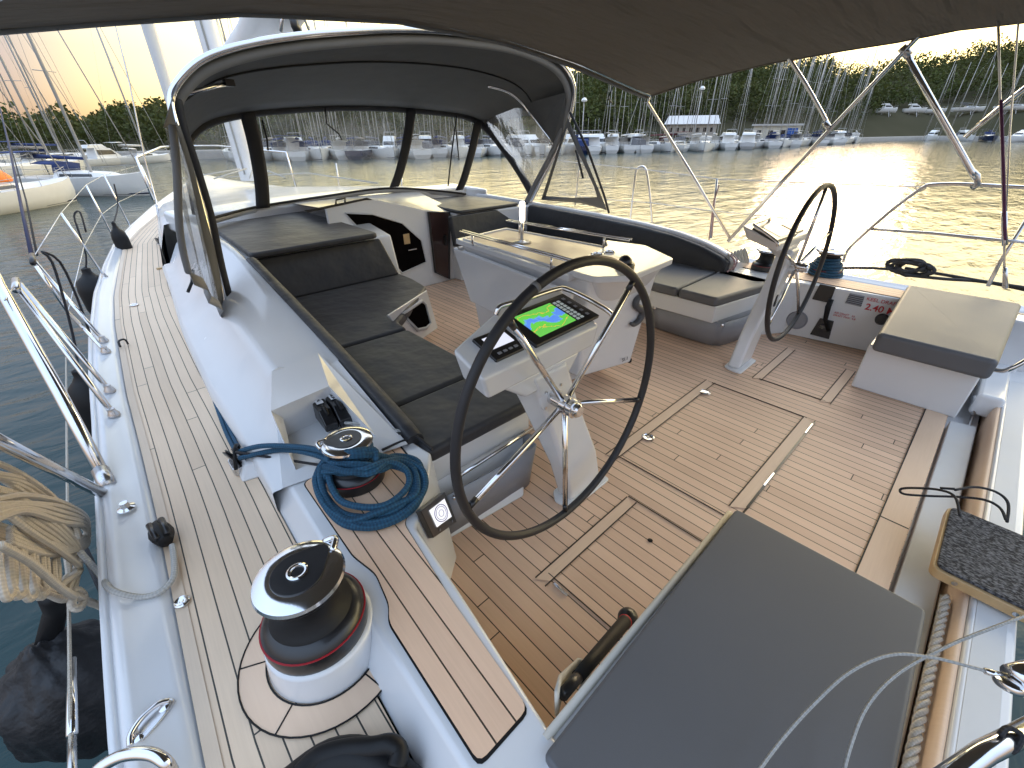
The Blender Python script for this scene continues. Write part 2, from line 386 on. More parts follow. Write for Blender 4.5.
# aft hatch edges running fore and aft
for x,y0,y1 in ((.84,.20,.70),(1.42,.24,.72),(1.63,.24,.93),(2.74,.35,.93),(3.03,.33,.73)):
    box('caulk_line',(x-.0018,y0,.001),(x+.0018,y1,.0046),M['seam'],yacht,0)
box('caulk_line',(1.75,.298,.001),(2.72,.309,.0058),M['black'],yacht,0)
for x in (2.56,1.95):
    box('hinge',(x,.300,.002),(x+.13,.311,.009),M['steel'],yacht,.002)
for y in (.36,.62): box('hinge',(.815,y-.035,.002),(.826,y+.035,.009),M['steel'],yacht,.002)
for px,py in ((648,438),(705,393)):
    p=W(px,py,z=0)
    o=lathe('lift_ring',[(.034,.003),(.034,.008),(.028,.010),(.024,.006),(.010,.005),(.008,.009),(0,.009)],p,M['steel'],yacht,24)
for px,py in ((650,541),):
    p=W(px,py,z=0); lathe('finger_hole',[(.011,.004),(.0,.0045)],p,M['black'],yacht,16)
# under-sole white liner (cockpit well) so nothing is hollow
box('cockpit_liner',(.3,-.372,-.30),(4.2,4.2,-.052),M['gel'],yacht,.005)
# --- PORT winch coaming
PZ=.43
inner=[(.33,.24),(.385,.62),(.42,.90),(.60,1.09),(.66,1.17)]
innb=[(.36,.24),(.42,.62),(.50,.90),(.62,1.0),(.66,1.10)]
def coaming(s):
    mx=(lambda x:x) if s<0 else mir
    inn_t=inner if s<0 else [(.33,.24),(.385,.62),(.426,.90),(.60,1.09),(.66,1.17)]
    inn_b=innb if s<0 else [(.365,.24),(.42,.62),(.461,.90),(.62,1.0),(.66,1.10)]
    top=[(mx(.155),-.45,PZ),(mx(.165),.3,PZ),(mx(.175),.8,PZ),(mx(.19),1.2,PZ),(mx(.2),1.5,PZ),(mx(.62),1.5,PZ)]+[(mx(x),y,PZ) for x,y in reversed(inn_t)]+[(mx(.31),-.45,PZ)]
    bot=[(mx(.085),-.45,.33),(mx(.10),.3,.33),(mx(.115),.8,.33),(mx(.13),1.2,.33),(mx(.14),1.5,.33),(mx(.64),1.5,0)]+[(mx(x),y,0) for x,y in reversed(inn_b)]+[(mx(.33),-.45,0)]
    return prism2('winch_coaming',top,bot,M['gel'],yacht,.012,3)
coaming(-1); coaming(1)
tp=[(.185,.30),(.20,.68),(.225,.72),(.245,.83),(.225,.93),(.235,1.34),(.44,1.38),(.60,1.30),(.575,1.10),(.40,.93),(.355,.62),(.325,.30)]
def teakpanel(mx,last=None):
    q=tp if last is None else last
    q=rnd(q,.02,3)
    cx=sum(p[0] for p in q)/len(q); cy=sum(p[1] for p in q)/len(q)
    prism('coaming_caulk_border',[(mx(p[0]),p[1]) for p in q],PZ-.004,PZ+.002,M['blackmat'],yacht,0)
    prism('coaming_teak',[(mx(p[0]+(cx-p[0])*.035),p[1]+(cy-p[1])*.012) for p in q],PZ-.003,PZ+.005,M['teak'],yacht,0,uv=lambda c:(c[0]-.012*c[1]*4,c[1]))
teakpanel(lambda x:x)
teakpanel(mir,[(.10,.22),(.10,1.5),(.30,1.5),(.34,.9),(.32,.22)])
# winch podiums
def disc(cx,cy,r,n=36): return [(cx+r*math.cos(2*math.pi*i/n),cy+r*math.sin(2*math.pi*i/n)) for i in range(n)]
prism2('winch_podium',[(x,y,PZ+.006) for x,y in disc(.075,.795,.128)],[(x,y,.34) for x,y in disc(.075,.795,.14)],M['gel'],yacht,.012,3)
# teak ring round the podium on the side deck
pts=[];n=30
a0,a1=math.radians(95),math.radians(300)
vs=[];fs=[]
for i in range(n+1):
    a=a0+(a1-a0)*i/n
    for r in (.143,.205): vs.append((.075+r*math.cos(a),.795+r*math.sin(a),.3505))
for i in range(n): fs.append((2*i,2*i+1,2*i+3,2*i+2))
mesh('podium_teak_ring',vs,fs,M['teaksolid'],yacht,0,uv=lambda c:(c[0]*.3,c[1]*.3))
tubes('caulk_line',[([(.075+r*math.cos(a0+(a1-a0)*i/n),.795+r*math.sin(a0+(a1-a0)*i/n),.351) for i in range(n+1)],.0022) for r in (.143,.205)]+
      [([(.075+.143*math.cos(a),.795+.143*math.sin(a),.351),(.075+.205*math.cos(a),.795+.205*math.sin(a),.351)],.002) for a in (math.radians(155),math.radians(215),math.radians(285))],M['blackmat'],yacht,5)
# moulded white lip between cockpit and plateau catches the sunset
# --- PORT cockpit coaming forward (raised box, outer flank)
A=Vector((.365,1.93,.60)); B=W(318,353,z=.60); Cc=Vector((.615,1.26,.445)); D=Vector((.175,1.42,.435))
def ridge(y): # inner ridge (outer edge of the backrest cushion)
    t=(y-1.26)/(3.35-1.26); return (.615+.075*min(1,max(0,t))**.6, .45+.315*max(0,min(1.15,t)))
rows=[]
for y in [1.93+.2*i for i in range(17)]:
    dx=interp(TIN,y)-.004; z0=zdeck(y)-.02
    rx,rz=ridge(y); tx=.365+(.50-.365)*(y-1.93)/2.1; tz=.60+.03*(y-1.93)/2.1
    ty=y
    rows.append([(dx,y,z0),(dx+.005,y,z0+.10),(dx+.03,y,z0+.125),(dx+.075,y,z0+.13),(tx-.03,y,tz-.03),(tx,y,tz),(tx+.03,y,tz+.008),(rx-.055,y,rz-.012),(rx,y,rz),(rx+.012,y,rz-.004),(rx+.014,y,rz-.5)])
loft('cockpit_coaming',rows,M['gel'],yacht,0,uv=False)
# aft end of the flank: rises out of the winch plateau
r0=rows[0]
rows=[]
for i in range(8):
    t=i/7; y=1.36+.57*t; dx=interp(TIN,y)-.004; z0=zdeck(y)-.02
    tx=.175+(.365-.175)*t; tz=.4345+(.60-.4345)*t
    rows.append([(dx,y,z0),(dx+.005,y,z0+.10),(dx+.008+.022*t,y,z0+.107+.018*t),(dx+.012+.063*t,y,z0+.109+.021*t),(tx-.006-.024*t,y,tz-.002-.028*t),(tx,y,tz)])
loft('coaming_shoulder',rows,M['gel'],yacht,0,uv=False)
# sloping aft face with the jammer recess
h1=W(271,411,z=.575); h2=W(329,386,z=.575); h3=W(376,436,z=.47); h4=W(296,470,z=.452)
D=Vector((.175,1.36,.4345)); Cc=Vector((.615,1.26,.445))
vs=[A,B,Cc,D,h1,h2,h3,h4]
mesh('jammer_recess_rim',vs,[(0,4,5,1),(1,5,6,2),(2,6,7,3),(3,7,4,0)],M['gel'],yacht,0,smooth=False)
dz=Vector((.015,.05,-.10))
def dn(p): return Vector((p.x,p.y+.01,.4335))
f=[dn(h1),dn(h2),dn(h3),dn(h4)]
mesh('jammer_recess',[h1,h2,h3,h4]+f,[(0,1,5,4),(1,2,6,5),(2,3,7,6),(3,0,4,7),(4,5,6,7)],M['gel'],yacht,0,smooth=False)
mesh('coaming_inner_slope',[B,Cc,r0[8],r0[7],r0[6],r0[5],(r0[9][0],r0[9][1],.3),(.63,1.26,.3)],[(0,1,2,3),(0,3,4,5),(1,7,6,2)],M['gel'],yacht,0,smooth=False)
# --- PORT cabin block that the sunpad lies on, and the coachroof
def tilt(poly,z0,z1,y0,y1): return [(x,y,z0+(z1-z0)*(y-y0)/(y1-y0)) for x,y in poly]
blk=[(.68,3.47),(1.88,3.47),(2.0,4.12),(2.0,5.35),(.72,5.35)]
zt=lambda y:.735+.012*(y-3.4)
prism2('cabin_side_block',[(x,y+.06 if y<3.6 else y,zt(y)) for x,y in blk],[(x,y-.12 if (y<3.6 and x>1) else y,0) for x,y in blk],M['gel'],yacht,.02,3)
blk=[(2.93,3.98),(4.0,3.85),(3.9,5.35),(2.93,5.35)]
prism2('cabin_side_block',[(x,y,.735) for x,y in blk],[(x,y,0) for x,y in blk],M['gel'],yacht,.02,3)
# companionway bulkhead with its painted dark opening
BY=4.12
def bh(px,py): return W(px,py,y=BY)
tops=[bh(300,212),bh(335,205),bh(368,198.5),bh(396,204),bh(424,210),bh(440,211.5),bh(462,213)]
tops[0].x=1.60
vs=[(p.x,BY,p.z) for p in tops]; vs=vs+[(vs[-1][0],BY,0),(1.60,BY,0)]
o=fixn(mesh('companionway_bulkhead',vs+[(a,b+.04,c) for a,b,c in vs],[tuple(range(9)),tuple(range(17,8,-1))]+[(i,9+i,9+(i+1)%9,(i+1)%9) for i in range(9)],M['gel'],yacht,.006))
rowA=[Vector((p.x,BY+.01,p.z+.001)) for p in tops]; rowB=[Vector((p.x+.03,5.1,.865)) for p in tops]
loft('cabin_top',[[a.lerp(b,t/4) for a,b in zip(rowA,rowB)] for t in range(5)],M['gel'],yacht,0,uv=False)
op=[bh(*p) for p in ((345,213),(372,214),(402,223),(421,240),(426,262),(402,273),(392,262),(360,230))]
mesh('companionway',[(p.x,p.y-.004,p.z) for p in op],[tuple(range(len(op)))],M['dark'],yacht,0)  # flat sheet on the bulkhead; interior shade is painted by its colour
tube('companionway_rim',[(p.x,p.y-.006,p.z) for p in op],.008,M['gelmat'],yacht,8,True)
# glimpses inside
p=bh(405,239); box('saloon_locker',(p.x-.02,p.y-.012,p.z-.05),(p.x+.05,p.y-.006,p.z+.05),M['wood'],yacht,.001)
p=bh(412,249); box('companionway_handle',(p.x-.06,p.y-.03,p.z-.006),(p.x+.04,p.y-.015,p.z+.006),M['steel'],yacht,.002)
tr=[W(304,210.5,y=BY-.004),W(367,197.6,y=BY-.004),W(373,200,y=BY-.004),W(366,200,y=BY-.004),W(308,212.5,y=BY-.004)]
mesh('hatch_track',[(p.x,BY-.006,p.z) for p in tr],[tuple(range(5))],M['black'],yacht,0)
tube('hatch_latch',[W(336,204,y=BY-.01),W(336,200,y=BY-.05),W(345,198,y=BY-.05),W(345,202,y=BY-.01)],.008,M['black'],yacht,8)
# door
d=[W(428,212,y=BY-.015),W(449,212,y=BY-.015),W(449,279,y=BY-.015),W(435,272,y=BY-.015)]
vs=[(p.x,BY-.02,p.z) for p in d]+[(p.x,BY+.01,p.z) for p in d]
door=fixn(mesh('cabin_door',vs,[(0,1,2,3),(7,6,5,4),(0,4,5,1),(1,5,6,2),(2,6,7,3),(3,7,4,0)],M['brown'],yacht,.006))
tube('door_frame',[(p.x,BY-.022,p.z) for p in d],.012,M['black'],door,6,True)
p=W(445,240,y=BY-.03); box('door_handle',(p.x-.015,BY-.05,p.z-.05),(p.x+.012,BY-.02,p.z+.05),M['black'],door,.004)
# instrument pod on the bulkhead
# coachroof and foredeck forward of the windscreen
rows=[]
def roofz(y): return .80 if y<5.4 else .84-.055*(y-5.4)**1.05 if y<9.5 else .84-.055*(4.1)**1.05+.03*(y-9.5)
for i in range(34):
    y=5.25+.24*i; e=interp(TIN,y)+.03; w=2.22-e; zr=max(roofz(y),zdeck(y)+.02); zd=zdeck(y)-.02
    row=[(e,y,zd),(e+.02,y,zd+(zr-zd)*.5),(e+.06*w,y,zr-.03),(e+.16*w,y,zr),(e+.6*w,y,zr+.04),(2.22,y,zr+.05)]
    row+=[(mir(a),b,c) for a,b,c in reversed(row[:-1])]
    rows.append(row)
loft('coachroof',rows,M['gel'],yacht,0,uv=False)
prism2('windscreen_coaming',[(.60,5.02,.86),(3.85,5.02,.86),(3.95,4.7,.84),(4.02,4.75,.84),(3.9,5.34,.88),(.55,5.34,.88)],[(.60,5.02,.70),(3.85,5.02,.70),(3.95,4.7,.7),(4.02,4.75,.7),(3.9,5.34,.7),(.55,5.34,.7)],M['gel'],yacht,.03,3)
# --- PORT bench base (white), storage pod, grey panel
BX=1.235
base=[(.64,1.20),(BX,1.20),(BX,2.62),(1.76,3.06),(1.86,3.25),(1.86,3.6),(.64,3.6)]
b0=[(.66,1.10),(BX-.17,1.06),(BX-.17,2.6),(1.80,3.12),(1.93,3.3),(1.93,3.6),(.66,3.6)]
prism2('bench_base',[(x,y,.355) for x,y in base],[(x,y,.235) for x,y in base],M['gel'],yacht,.012,3)
prism2('bench_base',[(x-.02,y+.02,.24) for x,y in base],[(x,y,0) for x,y in b0],M['gel'],yacht,.01)
# storage opening in the end of the forward seat
pa=Vector((BX,2.45,.345)); pb=Vector((1.80,2.93,.345)); nrm=(pb-pa).cross(Vector((.1,.0,-1))).normalized()
def onpl(px,py,p0,n):
    v=FF+RR*((px-512)/FPX)-UU*((py-384)/FPX); t=(p0-CAM).dot(n)/v.dot(n); return CAM+v*t
pn=Vector((.62,-.76,.12)).normalized(); p0=Vector((1.6,2.72,.2))
face=[onpl(px,py,p0,pn) for px,py in ((388,315),(427,290),(438,328),(414,345))]
mesh('locker_end_panel',[q for q in face]+[q-pn*.014 for q in face],[(0,1,2,3),(7,6,5,4),(0,4,5,1),(1,5,6,2),(2,6,7,3),(3,7,4,0)],M['gel'],yacht,.006)
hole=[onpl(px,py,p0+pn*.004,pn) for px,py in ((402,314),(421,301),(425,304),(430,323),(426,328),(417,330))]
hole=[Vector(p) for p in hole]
mesh('painted_locker_opening',[q+pn*.003 for q in hole],[tuple(range(6))],M['dark'],yacht,0)  # black sheet on the solid panel paints the shade inside the pocket
tube('locker_opening_rim',[q+pn*.004 for q in hole],.013,M['gelmat'],yacht,8,True)
# grey fabric pockets under both bench ends
def greypanel(mx,s):
    x1=BX-.035
    path=[(.665,1.10),(x1-.09,1.075),(x1-.03,1.11),(x1,1.19),(x1,1.62)]
    if s>0: path=[(.80,1.10)]+path[1:]
    rows=[[(mx(x),y,.245),(mx(x-.015),y+.0,.15),(mx(x-.03),y+.005,.018)] for x,y in spline([(a,b,0) for a,b in path],5) for x,y in [(x,y)]] if False else []
    for p in spline([(a,b,0) for a,b in path],5):
        rows.append([(mx(p.x),p.y,.243),(mx(p.x-.02),p.y+.005,.13),(mx(p.x-.035),p.y+.01,.016)])
    o=loft('grey_panel',rows,M['greyvinyl'],yacht,.008,uv=False)
    for (x,y,z) in ((x1+.006,1.62,.225),(x1-.02,1.62,.04),(.69,1.095,.225) if s<0 else (x1-.1,1.07,.235)):
        lathe('snap_fastener',[(.012,0),(.012,.006),(.0,.010)],(mx(x),y,z),M['steel'],o,12,axis=(s*-1,-.3,0))
    return o
gp=greypanel(lambda x:x,-1)
tube('grab_rail',[(.76,1.145,.262),(1.22,1.165,.262)],.009,M['steel'],yacht,8)
# --- STARBOARD bench base
base=[(mir(BX),1.20),(mir(.50),1.06),(4.02,2.0),(4.02,3.9),(mir(BX),3.9)]
prism2('bench_base',[(x,y,.355) for x,y in base],[(x,y,.22) for x,y in base],M['gel'],yacht,.012,3)
prism2('bench_base',[(x+.05 if x<3.5 else x,y+.02,.225) for x,y in base],[(x+.12 if x<3.5 else x,y+.06,0) for x,y in base],M['gel'],yacht,.01)
x1=mir(BX)+.035
rows=[]
for p in spline([(x1,1.72,0),(x1,1.25,0),(x1+.03,1.16,0),(x1+.10,1.12,0),(x1+.5,1.03,0)],5):
    rows.append([(p.x,p.y,.222),(p.x+.02,p.y+.005,.12),(p.x+.035,p.y+.01,.016)])
gs=loft('grey_panel',rows,M['greyvinyl'],yacht,.008,uv=False)
for x,y,z in ((x1-.008,1.70,.205),(x1+.01,1.70,.04),(x1+.02,1.14,.21)):
    lathe('snap_fastener',[(.011,0),(.011,.006),(0,.010)],(x,y,z),M['steel'],gs,12,axis=(-1,-.3,0))
box('vent_plate',(x1-.002,1.73,.13),(x1+.03,1.98,.19),M['steel2'],yacht,.002)
# --- starboard cockpit coaming behind the backrest, aft end curved down
def sbz(y): # top of the starboard backrest / coaming
    return interp([(.49,1.40),(.56,1.52),(.62,1.72),(.67,2.0),(.705,2.4),(.725,2.9),(.75,3.9),(.78,5.0)],y)
rows=[]
for i in range(40):
    y=1.40+.095*i; z=sbz(y); dx=mir(interp(TIN,y))+.0; z0=zdeck(y)-.02
    xi=3.95 if y<4 else 3.95-.06*(y-4)
    rows.append([(xi,y,.30),(xi,y,z-.004),(xi+.012,y,z+.012),(xi+.075,y,z+.014),(xi+.10,y,z),(max(xi+.2,dx-.06),y,z0+.12+(z-.5)*.1),(dx-.01,y,z0+.1),(dx,y,z0)])
o=loft('cockpit_coaming',rows,M['gel'],yacht,0,uv=False)
mesh('coaming_end',[Vector(p) for p in rows[0]],[tuple(range(8))],M['gel'],yacht,0)
# --- control panel wall starboard : stickers, engine lever, vents on the inner face
def wallpt(px,py):   # inner face of starboard winch coaming runs (4.06,.9,0)-(4.055,.62) .. treat as the fitted plane
    return onpl(px,py,Vector((4.045,.5,.2)),Vector((-1,.10,.09)).normalized())
wn=Vector((-1,.10,.09)).normalized()
q=[wallpt(*p) for p in ((776,300),(905,300),(880,352),(770,328))]
# --- aft seats (helmsman) boxes
box('helm_seat_base',(3.365,-.26,0),(4.45,.27,.31),M['gel'],yacht,.012,3)
box('helm_seat_base',(.20,-.225,0),(1.06,.22,.33),M['gel'],yacht,.01)
prism('helm_seat_base',[(.27,-.262),(1.19,-.24),(1.19,.252),(.27,.248)],.33,.422,M['gel'],yacht,.012,3)
# --- transom: white panel, gap, beam with teak inner edge
box('caulk_line',(.3,-.1255,.001),(3.37,-.1205,.0065),M['blackmat'],yacht,0)
box('caulk_line',(2.12,-.225,.0055),(2.127,-.125,.0067),M['blackmat'],yacht,0)
prism('transom_hatch',[(.3,-.243,),(3.33,-.243),(3.36,-.358),(.3,-.358)],-.045,-.004,M['gelmat'],yacht,.006,3)
box('transom_gap_shade',(.3,-.40,-.62),(4.1,-.374,-.10),M['dark'],yacht,0)  # block below the gap, its shade put in as near-black colour
# transom beam: teak nosing on the inside, white top
rows=[]
for i in range(25):
    x=-.1+4.25*i/24
    rows.append([(x,-.382,-.3),(x,-.384,.03),(x,-.388,.07),(x,-.398,.088),(x,-.412,.09),(x,-.412,.0)])
loft('transom_teak_nosing',rows,M['teaksolid'],yacht,0,flipuv=True)
prism('transom_beam',[(-.12,-.414),(4.15,-.414),(4.2,-.50),(4.1,-.53),(-.12,-.53)],-.12,.098,M['gel'],yacht,.012,3)
prism('transom_beam_recess',[(.1,-.43),(3.95,-.43),(3.95,-.505),(.1,-.505)],.09,.0995,M['gelmat'],yacht,.001,1)
box('transom',(-.1,-.525,-1.3),(4.5,-.50,-.1),M['gel'],yacht,.01)
# dark gas strut by the hinge end of the transom gate
tubes('gas_strut',[([(3.55,-.30,.10),(3.50,-.33,.0)],.012),([(3.50,-.33,.0),(3.36,-.34,-.1)],.008)],M['steel2'],yacht)
# quarters: white moulding outboard of the helm seats
prism('quarter_moulding',[(4.18,-.55),(4.62,-.50),(4.66,.26),(4.30,.29),(4.30,-.32),(4.18,-.34)],.0,.345,M['gel'],yacht,.02,3)
prism('quarter_moulding',[(3.50,-.42),(4.2,-.42),(4.2,-.30),(3.50,-.30)],.0,.14,M['gel'],yacht,.02,3)
# ================================================================ SOFT FURNISHINGS
def cushion(name,label,poly,z0,z1,mat=None,r=.03,bv=.022,seg=4,cat='cushion',group=None,top=None,warp=.004,loc=None):
    """rounded vinyl cushion with slightly domed, unevenly stretched top"""
    q=rnd(poly,r,3)
    bm=bmesh.new(); 
    bz=[bm.verts.new((p[0],p[1],z0)) for p in q]; f=bm.faces.new(bz)
    bmesh.ops.recalc_face_normals(bm,faces=[f])
    ex=bmesh.ops.extrude_face_region(bm,geom=[f])
    tv=[v for v in ex['geom'] if isinstance(v,bmesh.types.BMVert)]
    for v in tv: v.co.z=z1 if not callable(z1) else z1(v.co.x,v.co.y)
    bmesh.ops.recalc_face_normals(bm,faces=bm.faces)
    ed=[e for e in bm.edges if abs(e.verts[0].co.z-e.verts[1].co.z)<.15 and (e.verts[0] in tv)==(e.verts[1] in tv)]
    bmesh.ops.bevel(bm,geom=ed,offset=bv,segments=seg,affect='EDGES',profile=.5)
    me=bpy.data.meshes.new(name); bm.to_mesh(me); bm.free()
    o=link(name,me,mat or M['cush'])
    wn_=o.modifiers.new('wn','WEIGHTED_NORMAL'); wn_.keep_sharp=False; wn_.weight=100
    tag(o,label,cat,group); return o
G1='charcoal cushions on the cockpit seats'
cushion('seat_cushion','charcoal seat cushion at the aft end of the port bench, beside the near steering wheel',[(.655,1.185),(1.245,1.175),(1.25,1.555),(.665,1.56)],.356,.425,group=G1)
cushion('seat_cushion','middle charcoal seat cushion of the port bench, behind the near wheel',[(.665,1.572),(1.25,1.567),(1.25,2.30),(.68,2.33)],.356,.425,group=G1)
cushion('seat_cushion','creased L shaped charcoal cushion in the forward corner of the port bench',[(.68,2.342),(1.25,2.312),(1.26,2.44),(1.81,2.94),(1.85,3.2),(1.85,3.42),(.70,3.42)],.356,.43,group=G1)
# forward backrest, leaning
def slab(name,label,c,th,n,mat,bv=.02,cat='cushion',group=None):
    c=[Vector(p) for p in c]; n=Vector(n).normalized()*th
    vs=c+[p-n for p in c]
    o=mesh(name,vs,[(0,1,2,3),(7,6,5,4),(0,4,5,1),(1,5,6,2),(2,6,7,3),(3,7,4,0)],mat,None,bv,4); fixn(o)
    return tag(o,label,cat,group)
slab('backrest_cushion','wide charcoal backrest at the forward end of the port bench, below the sunpad',[(.70,3.375,.43),(1.83,3.375,.43),(1.745,3.47,.735),(.715,3.47,.735)],.07,(0,-1,.3),M['cush'],group='charcoal backrests')
cushion('sunpad','big charcoal sunpad lying on the port cabin top in front of the windscreen',[(.745,3.42),(1.72,3.44),(1.73,4.30),(1.72,5.06),(.80,4.86)],.742,.785,r=.05,bv=.015)
cushion('sunpad','charcoal sunpad on the starboard cabin top behind the windscreen, next to the door',[(2.92,3.92),(3.78,3.9),(3.80,4.9),(2.98,5.0)],.737,.772,r=.04,bv=.015)
slab('backrest_cushion','charcoal backrest standing across the forward end of the starboard bench behind the table',[(2.80,3.86,.43),(3.86,3.86,.43),(3.86,3.92,.735),(2.80,3.92,.735)],.07,(0,-1,.2),M['cush'],group='charcoal backrests')
# long narrow port backrest strip, runs along the coaming
rows=[]
for i in range(26):
    y=1.27+.0832*i; x,z=ridge(y); e=1-max(0,(1.33-y)/.06) if y<1.33 else 1
    zt_=z+.012; xi=x+.07+.0*(y-1.3)
    rows.append([(x+.004,y,zt_-.05),(x+.006,y,zt_-.008),(x+.018,y,zt_),(x+.05,y,zt_-.002),(xi,y,zt_-.016),(xi+.006,y,zt_-.045),(xi+.012,y,.40)])
o=loft('backrest_strip',rows,M['cush'],None,0,uv=False)
bmx=bmesh.new(); bmx.from_mesh(o.data); bmx.faces.new([bmx.verts[i] if False else v for i,v in enumerate(list(bmx.verts)[:7])]); bmesh.ops.recalc_face_normals(bmx,faces=bmx.faces); bmx.to_mesh(o.data); bmx.free()
tag(o,'long narrow charcoal backrest strip running along the port coaming','cushion')
# starboard
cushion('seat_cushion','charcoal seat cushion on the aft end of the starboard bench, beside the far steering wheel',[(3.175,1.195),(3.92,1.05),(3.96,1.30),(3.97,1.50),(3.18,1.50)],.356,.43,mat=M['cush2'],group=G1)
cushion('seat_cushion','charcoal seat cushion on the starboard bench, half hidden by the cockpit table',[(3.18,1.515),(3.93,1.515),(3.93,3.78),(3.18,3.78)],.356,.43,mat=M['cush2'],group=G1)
rows=[]
for i in range(40):
    y=1.45+.0615*i; z=sbz(y)-.012
    rows.append([(3.86,y,.42),(3.862,y,.42+(z-.42)*.5),(3.875,y,z-.02),(3.89,y,z),(3.945,y,z+.004),(3.95,y,.42)])
o=loft('backrest_cushion',rows,M['cush'],None,0,uv=False)
bmx=bmesh.new(); bmx.from_mesh(o.data); bmx.verts.ensure_lookup_table(); bmx.faces.new(list(bmx.verts)[:6]); bmesh.ops.recalc_face_normals(bmx,faces=bmx.faces); bmx.to_mesh(o.data); bmx.free()
tag(o,'long charcoal backrest with a curved aft end along the starboard coaming','cushion',group='charcoal backrests')
# aft helm seats
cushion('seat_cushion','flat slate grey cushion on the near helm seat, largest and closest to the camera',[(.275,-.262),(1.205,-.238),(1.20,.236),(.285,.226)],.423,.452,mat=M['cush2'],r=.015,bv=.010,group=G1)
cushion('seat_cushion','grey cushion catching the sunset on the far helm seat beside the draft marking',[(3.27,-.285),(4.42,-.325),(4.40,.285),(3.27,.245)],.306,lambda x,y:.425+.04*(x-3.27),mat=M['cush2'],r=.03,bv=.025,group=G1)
# beige piping edge of the near helm seat
tubes('seat_edge_trim',[([(.315,.247,.424),(.75,.247,.424),(1.193,.247,.424)],.010)],M['beige'],yacht)

# ================================================================ HELMS
def helm(s,lab_p,lab_w):
    X=(lambda d:XC+s*d)        # d: distance outboard of the centreline
    # base and leaning column
    t=thing('helm_pedestal',lab_p,'helm pedestal',(X(.92),.92,0),group='helm pedestals')
    bx=[X(.80),X(1.07)]
    prism('base_plate',rnd([(X(.775),.845),(X(1.06),.845),(X(1.085),.93),(X(1.04),.985),(X(.80),.975),(X(.775),.93)],.02,3),.001,.014,M['white'],t,.004)
    q=lambda d0,d1,y0,y1,z:[(X(d0),y0,z),(X(d1),y0,z),(X(d1),y1,z),(X(d0),y1,z)]
    secs=[(.805,1.035,.875,.96,.012),(.86,1.085,.88,.985,.22),(1.02,1.205,.885,1.04,.55),(1.11,1.30,.885,1.07,.77)]
    if s>0: secs=[(.805,1.035,.875,.96,.012),(.88,1.09,.87,.96,.22),(1.04,1.21,.855,.95,.55),(1.14,1.30,.85,.95,.80)]
    vs=[];fs=[]
    for k,sx in enumerate(secs):
        vs+=q(*sx)
    for k in range(3):
        for j in range(4): fs.append((4*k+j,4*k+(j+1)%4,4*k+4+(j+1)%4,4*k+4+j))
    fs+=[(3,2,1,0),(12,13,14,15)]
    fixn(mesh('column',vs,fs,M['gel'],t,.02,3))
    # console head : wedge, wide; outline measured
    cx=1.21
    topq=[(X(.94),.885,.866),(X(1.53),.87,.866),(X(1.525),1.02,.912),(X(1.24),1.12,.946),(X(1.20),1.135,.952),(X(.93),1.14,.954),(X(.91),1.12,.947)]
    botq=[(X(.95),.895,.775),(X(1.50),.88,.775),(X(1.50),1.01,.80),(X(1.24),1.10,.83),(X(1.20),1.11,.835),(X(.97),1.11,.835),(X(.95),1.09,.83)]
    if s>0: botq=[(a,b,c+.035) for a,b,c in botq]
    fixn(prism2('console',topq,botq,M['gel'],t,.016,3))
    botq2=[(X(1.10),.89,.70),(X(1.32),.89,.70),(X(1.32),.96,.70),(X(1.30),1.04,.71),(X(1.26),1.06,.71),(X(1.12),1.06,.71),(X(1.10),1.0,.70)]
    top2=[(X(1.02),.897,.785),(X(1.44),.89,.785),(X(1.44),.98,.80),(X(1.28),1.07,.83),(X(1.24),1.08,.83),(X(1.04),1.08,.83),(X(1.02),1.05,.82)]
    if s>0:
        botq2=[(X(1.12)+(a-X(1.12))*.8,.88+(b-.88)*.45,c+.05) for a,b,c in botq2]; top2=[(a,.895+(b-.895)*.8,c+.035) for a,b,c in top2]
    fixn(prism2('console_underside',top2,botq2,M['gel'],t,.015,3))
    # plane of the console top
    ex=Vector((s,0,0)); ey=Vector((0,.25,.0815)).normalized(); nz=ex.cross(ey); 
    if nz.z<0: nz=-nz
    def pl(d,v,h=0): return Vector((X(d),.875,.8665))+ey*v+nz*h
    def slabp(name,poly,h0,h1,mat,par,bv=.003):
        vs=[pl(d,v,h1) for d,v in poly]+[pl(d,v,h0) for d,v in poly]; n=len(poly)
        return fixn(mesh(name,vs,[tuple(range(n)),tuple(range(2*n-1,n-1,-1))]+[(i,n+i,n+(i+1)%n,(i+1)%n) for i in range(n)],mat,par,bv,2))
    def rect(d0,d1,v0,v1): return [(d0,v0),(d1,v0),(d1,v1),(d0,v1)]
    def px2(a,b,h=0):
        'measured on the port console, mirrored for the other one'
        p=onpl(a,b,Vector((1.0,.875,.8665))+nz0*h,nz0); return ((XC-p.x),(p.y-.875)/ey.y)
    nz0=Vector((0,-.0815,.25)).normalized()
    helm.px2=px2
    return t,X,pl,slabp,rect
